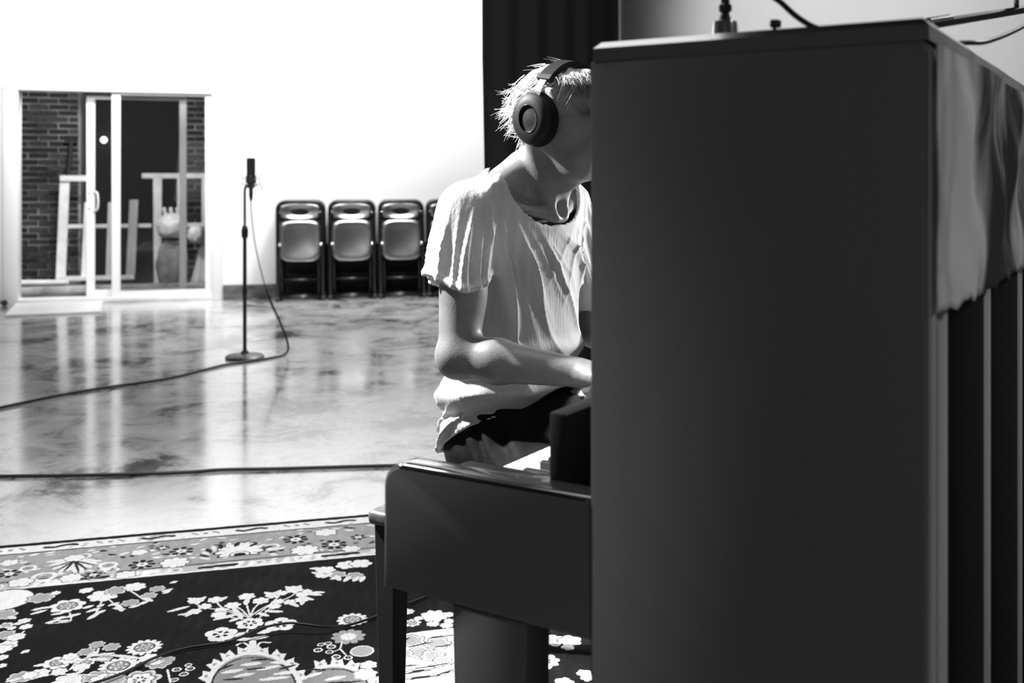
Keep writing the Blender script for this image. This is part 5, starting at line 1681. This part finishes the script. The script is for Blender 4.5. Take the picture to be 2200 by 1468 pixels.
np_mesh('trousers', V, F, M['trousers'], person)
for s in (-1, 1):
    SH = Field((0.25, s * 0.13 - 0.09, 0), (0.66, s * 0.13 + 0.09, 0.17), 0.0045)
    a = an[s]
    SH.cone((a[0] - 0.03, a[1], 0.052), (a[0] + 0.08, a[1], 0.050), 0.046, 0.044, 0.02)
    SH.cone((a[0] + 0.08, a[1], 0.046), (a[0] + 0.17, a[1], 0.036), 0.044, 0.036, 0.02)
    SH.cone((a[0], a[1], 0.06), (a[0], a[1], 0.115), 0.044, 0.045, 0.02)
    SH.d = np.maximum(SH.d, 0.004 - SH.ax[2][None, None, :]).astype(np.float32)
    V, F = SH.mesh()
    np_mesh('shoe', V, F, M['shoe'], person)

# ---- hair: a close cap and some two thousand locks
HC = Field((-0.04, -0.13, 1.15), (0.26, 0.13, 1.44), 0.0032)
HC.ball((HX - 0.006, 0, HZ + 0.004), (0.101, 0.081, 0.081), 0)
HC.ball((HX - 0.045, 0, HZ - 0.018), (0.060, 0.064, 0.066), 0.02)
HC.ball((HX + 0.055, 0, HZ + 0.050), (0.045, 0.058, 0.028), 0.02)
X, Y, Z = np.meshgrid(*HC.ax, indexing='ij', sparse=True)
tuft = np.sin(70 * Y + 60 * X + 40 * Z + 3 * wob3(X, Y, Z)) * np.sin(90 * Z - 55 * X + 30 * Y)
HC.d = (HC.d - 0.004 * tuft - 0.003 * np.sin(160 * Y + 90 * (X + Z))).astype(np.float32)
# clear the face and the neck
face = np.maximum(HX + 0.040 - X + 0.25 * np.clip(Z - 1.33, 0, 1), Z - 1.365) * -1
face2 = -np.maximum(X - (HX - 0.02) * 0 - (HX + 0.012), 0)
clear = np.minimum(X - (HX + 0.045), 1.338 - Z)              # in front of the temples, under the fringe
HC.d = np.maximum(HC.d, clear).astype(np.float32)
clear2 = np.minimum(X - (HX - 0.045), 1.262 - Z)             # under the ears
HC.d = np.maximum(HC.d, clear2).astype(np.float32)
V, F = HC.mesh()
hair = np_mesh('hair', V, F, M['hair_cap'], person)
bm = bmesh.new()
rl = random.Random(5)
HCN = Vector((HX - 0.006, 0, HZ))


def lock(p, d, length, curl, r, seg=6):
    pts, rad = [], []
    q = Vector(p)
    d = Vector(d).normalized()
    for i in range(seg + 1):
        pts.append(tuple(q))
        rad.append(max(0.00025, r * (1 - (i / seg) ** 1.6)))
        d = (d + curl * (1.0 / seg)).normalized()
        q = q + d * (length / seg)
    tube(bm, pts, rad, 3, caps=False)


for c in range(620):
    a = rl.uniform(0, 2 * PI)
    zc = rl.uniform(-0.75, 1.0)
    nx, ny = math.cos(a) * math.sqrt(1 - zc * zc), math.sin(a) * math.sqrt(1 - zc * zc)
    if zc < 0.55 and nx > 0.30:
        continue
    if zc < -0.2 and nx > -0.35:
        continue
    nrm = Vector((nx, ny, zc))
    p = HCN + Vector((nx * 0.103, ny * 0.083, 0.004 + zc * 0.082))
    back = Vector((-0.9, 0.15 * ny + 0.1 * rl.gauss(0, 1), -0.5)) if nx < 0.5 else Vector((0.5, 0.5 * ny - 0.3, -0.1))
    tan = (back - nrm * back.dot(nrm)).normalized()
    length = rl.uniform(0.04, 0.075)
    side = tan.cross(nrm)
    curl = -nrm * 0.75 + side * rl.uniform(-0.9, 0.9)
    for k in range(6):
        j = Vector((rl.gauss(0, 1), rl.gauss(0, 1), rl.gauss(0, 1)))
        lock(p + j * 0.0035 - nrm * 0.001, tan + nrm * rl.uniform(0.0, 0.16) * (1 - max(0, zc)) + j * 0.06, length * rl.uniform(0.7, 1.1), curl + j * 0.15, 0.0012)
# tufts that kick out at the back and nape
for z0, n, ln, up in ((1.335, 8, 0.04, 0.1), (1.315, 12, 0.05, 0.0), (1.295, 14, 0.055, -0.1), (1.272, 12, 0.045, -0.5), (1.250, 10, 0.05, 0.55), (1.225, 5, 0.03, -0.8), (1.205, 4, 0.025, -0.9)):
    for k in range(n):
        y = rl.uniform(-0.055, 0.03)
        x = HX - 0.006 - 0.098 * math.sqrt(max(0.02, 1 - (y / 0.085) ** 2)) * (1.0 if z0 > 1.26 else 0.80 if z0 > 1.21 else 0.62)
        for q in range(3):
            lock((x + 0.008 + rl.gauss(0, .002), y + rl.gauss(0, .003), z0 + rl.gauss(0, .006)), (-1, rl.uniform(-.5, .1), up * 0.5 - 0.35 + rl.gauss(0, .25)),
                 ln * rl.uniform(.6, 1.1), Vector((-0.1, rl.uniform(-.3, .3), up * 1.6 + rl.gauss(0, .4))), 0.0011)
# fringe over the forehead
for k in range(70):
    y = rl.uniform(-0.062, 0.062)
    for q in range(5):
        lock((HX + 0.035 + rl.uniform(0, .03), y + rl.gauss(0, .003), HZ + 0.072 - 0.25 * abs(y) + rl.gauss(0, .002)), (0.9, -0.35 + rl.gauss(0, .25), 0.25),
             rl.uniform(0.035, 0.065), Vector((-0.2, rl.gauss(-.2, .5), -1.1)), 0.0011)
from_bm('locks', bm, M['hair'], hair, True)

# ---- headphones
hpo = tag(empty('headphones', PB, PRZ), 'black over-ear headphones with a metal slider on the player\'s head', 'headphones')
CUPX, CUPZ = HX + 0.012, 1.268


def cup_shape(bm, s, y0, prof, rx=1.04, rz=1.16):
    lathe(bm, prof, (0, 0, 0), 40)
    for v in bm.verts:
        v.co = Vector((v.co.x * rx, v.co.y * rz, v.co.z))
    bmesh.ops.transform(bm, matrix=Matrix.Translation((CUPX, s * y0, CUPZ)) @ Matrix.Rotation(math.radians(-12), 4, 'Y') @ Matrix.Rotation(-s * PI / 2, 4, 'X'), verts=bm.verts)


for s in (-1, 1):
    cu_ = part('ear_cup', M['hp'], hpo, lambda bm: cup_shape(bm, s, 0.093, [(0.040, 0.0), (0.045, 0.003), (0.046, 0.010), (0.043, 0.017), (0.030, 0.022), (0.0235, 0.0225), (0.0225, 0.019), (0.021, 0.0185), (0.012, 0.0205), (0.001, 0.021)]), angle=50)
    part('ear_cushion', M['hp_pad'], hpo, lambda bm: cup_shape(bm, s, 0.072, [(0.022, 0.0), (0.038, 0.001), (0.047, 0.006), (0.049, 0.012), (0.046, 0.019), (0.040, 0.022), (0.02, 0.022)]), True)
    part('cap_ring', M['hp_gloss'], cu_, lambda bm: (tube(bm, [(0.0235 * math.cos(a * PI / 18), 0.0235 * math.sin(a * PI / 18), 0.0225) for a in range(36)], 0.0008, 6, closed=True),
         [setattr(v, 'co', Vector((v.co.x, v.co.y * 1.2, v.co.z))) for v in bm.verts],
         bmesh.ops.transform(bm, matrix=Matrix.Translation((CUPX, s * 0.093, CUPZ)) @ Matrix.Rotation(math.radians(-12), 4, 'Y') @ Matrix.Rotation(-s * PI / 2, 4, 'X'), verts=bm.verts)), True)


def strap(bm, a0, a1, w, th, rad, n=28, tilt=0.17):
    """flat band over the head between two angles (0 = left ear, 180 = right ear)"""
    rings = []
    for i in range(n + 1):
        a = math.radians(a0 + (a1 - a0) * i / n)
        ry_, rz_ = rad
        c = Vector((0, ry_ * math.cos(a), rz_ * math.sin(a)))
        nr = Vector((0, math.cos(a) / ry_, math.sin(a) / rz_)).normalized()
        sw = w(math.degrees(a)) / 2 if callable(w) else w / 2
        ring = []
        for dx, dn in ((-sw, -th / 2), (sw, -th / 2), (sw * 1.0, th / 2), (-sw * 1.0, th / 2)):
            ring.append(c + Vector((dx, 0, 0)) + nr * dn)
        rings.append([bm.verts.new(q) for q in ring])
    for i in range(n):
        for k in range(4):
            bm.faces.new((rings[i][k], rings[i][(k + 1) % 4], rings[i + 1][(k + 1) % 4], rings[i + 1][k]))
    bm.faces.new(rings[0][::-1])
    bm.faces.new(rings[-1])
    bmesh.ops.transform(bm, matrix=Matrix.Translation((CUPX, 0, CUPZ + 0.01)) @ Matrix.Rotation(tilt, 4, 'Y'), verts=bm.verts)


RB = (0.101, 0.110)
part('headband', M['hp_pad'], hpo, lambda bm: strap(bm, 42, 138, 0.030, 0.012, RB), angle=40)
for s, (a, b) in ((1, (24, 44)), (-1, (136, 156))):
    part('slider', M['hp_metal'], hpo, lambda bm: strap(bm, a, b, 0.017, 0.003, (0.1035, 0.1125), 8), angle=40)
    part('yoke', M['hp'], hpo, lambda bm: strap(bm, a if s > 0 else b, 2 if s > 0 else 178, 0.030, 0.009, (0.107, 0.111), 10), angle=40)
    part('yoke_collar', M['hp'], hpo, lambda bm: strap(bm, (39, 45)[0] if s > 0 else 135, 45 if s > 0 else 141, 0.034, 0.014, (0.1015, 0.1105), 3), angle=40)
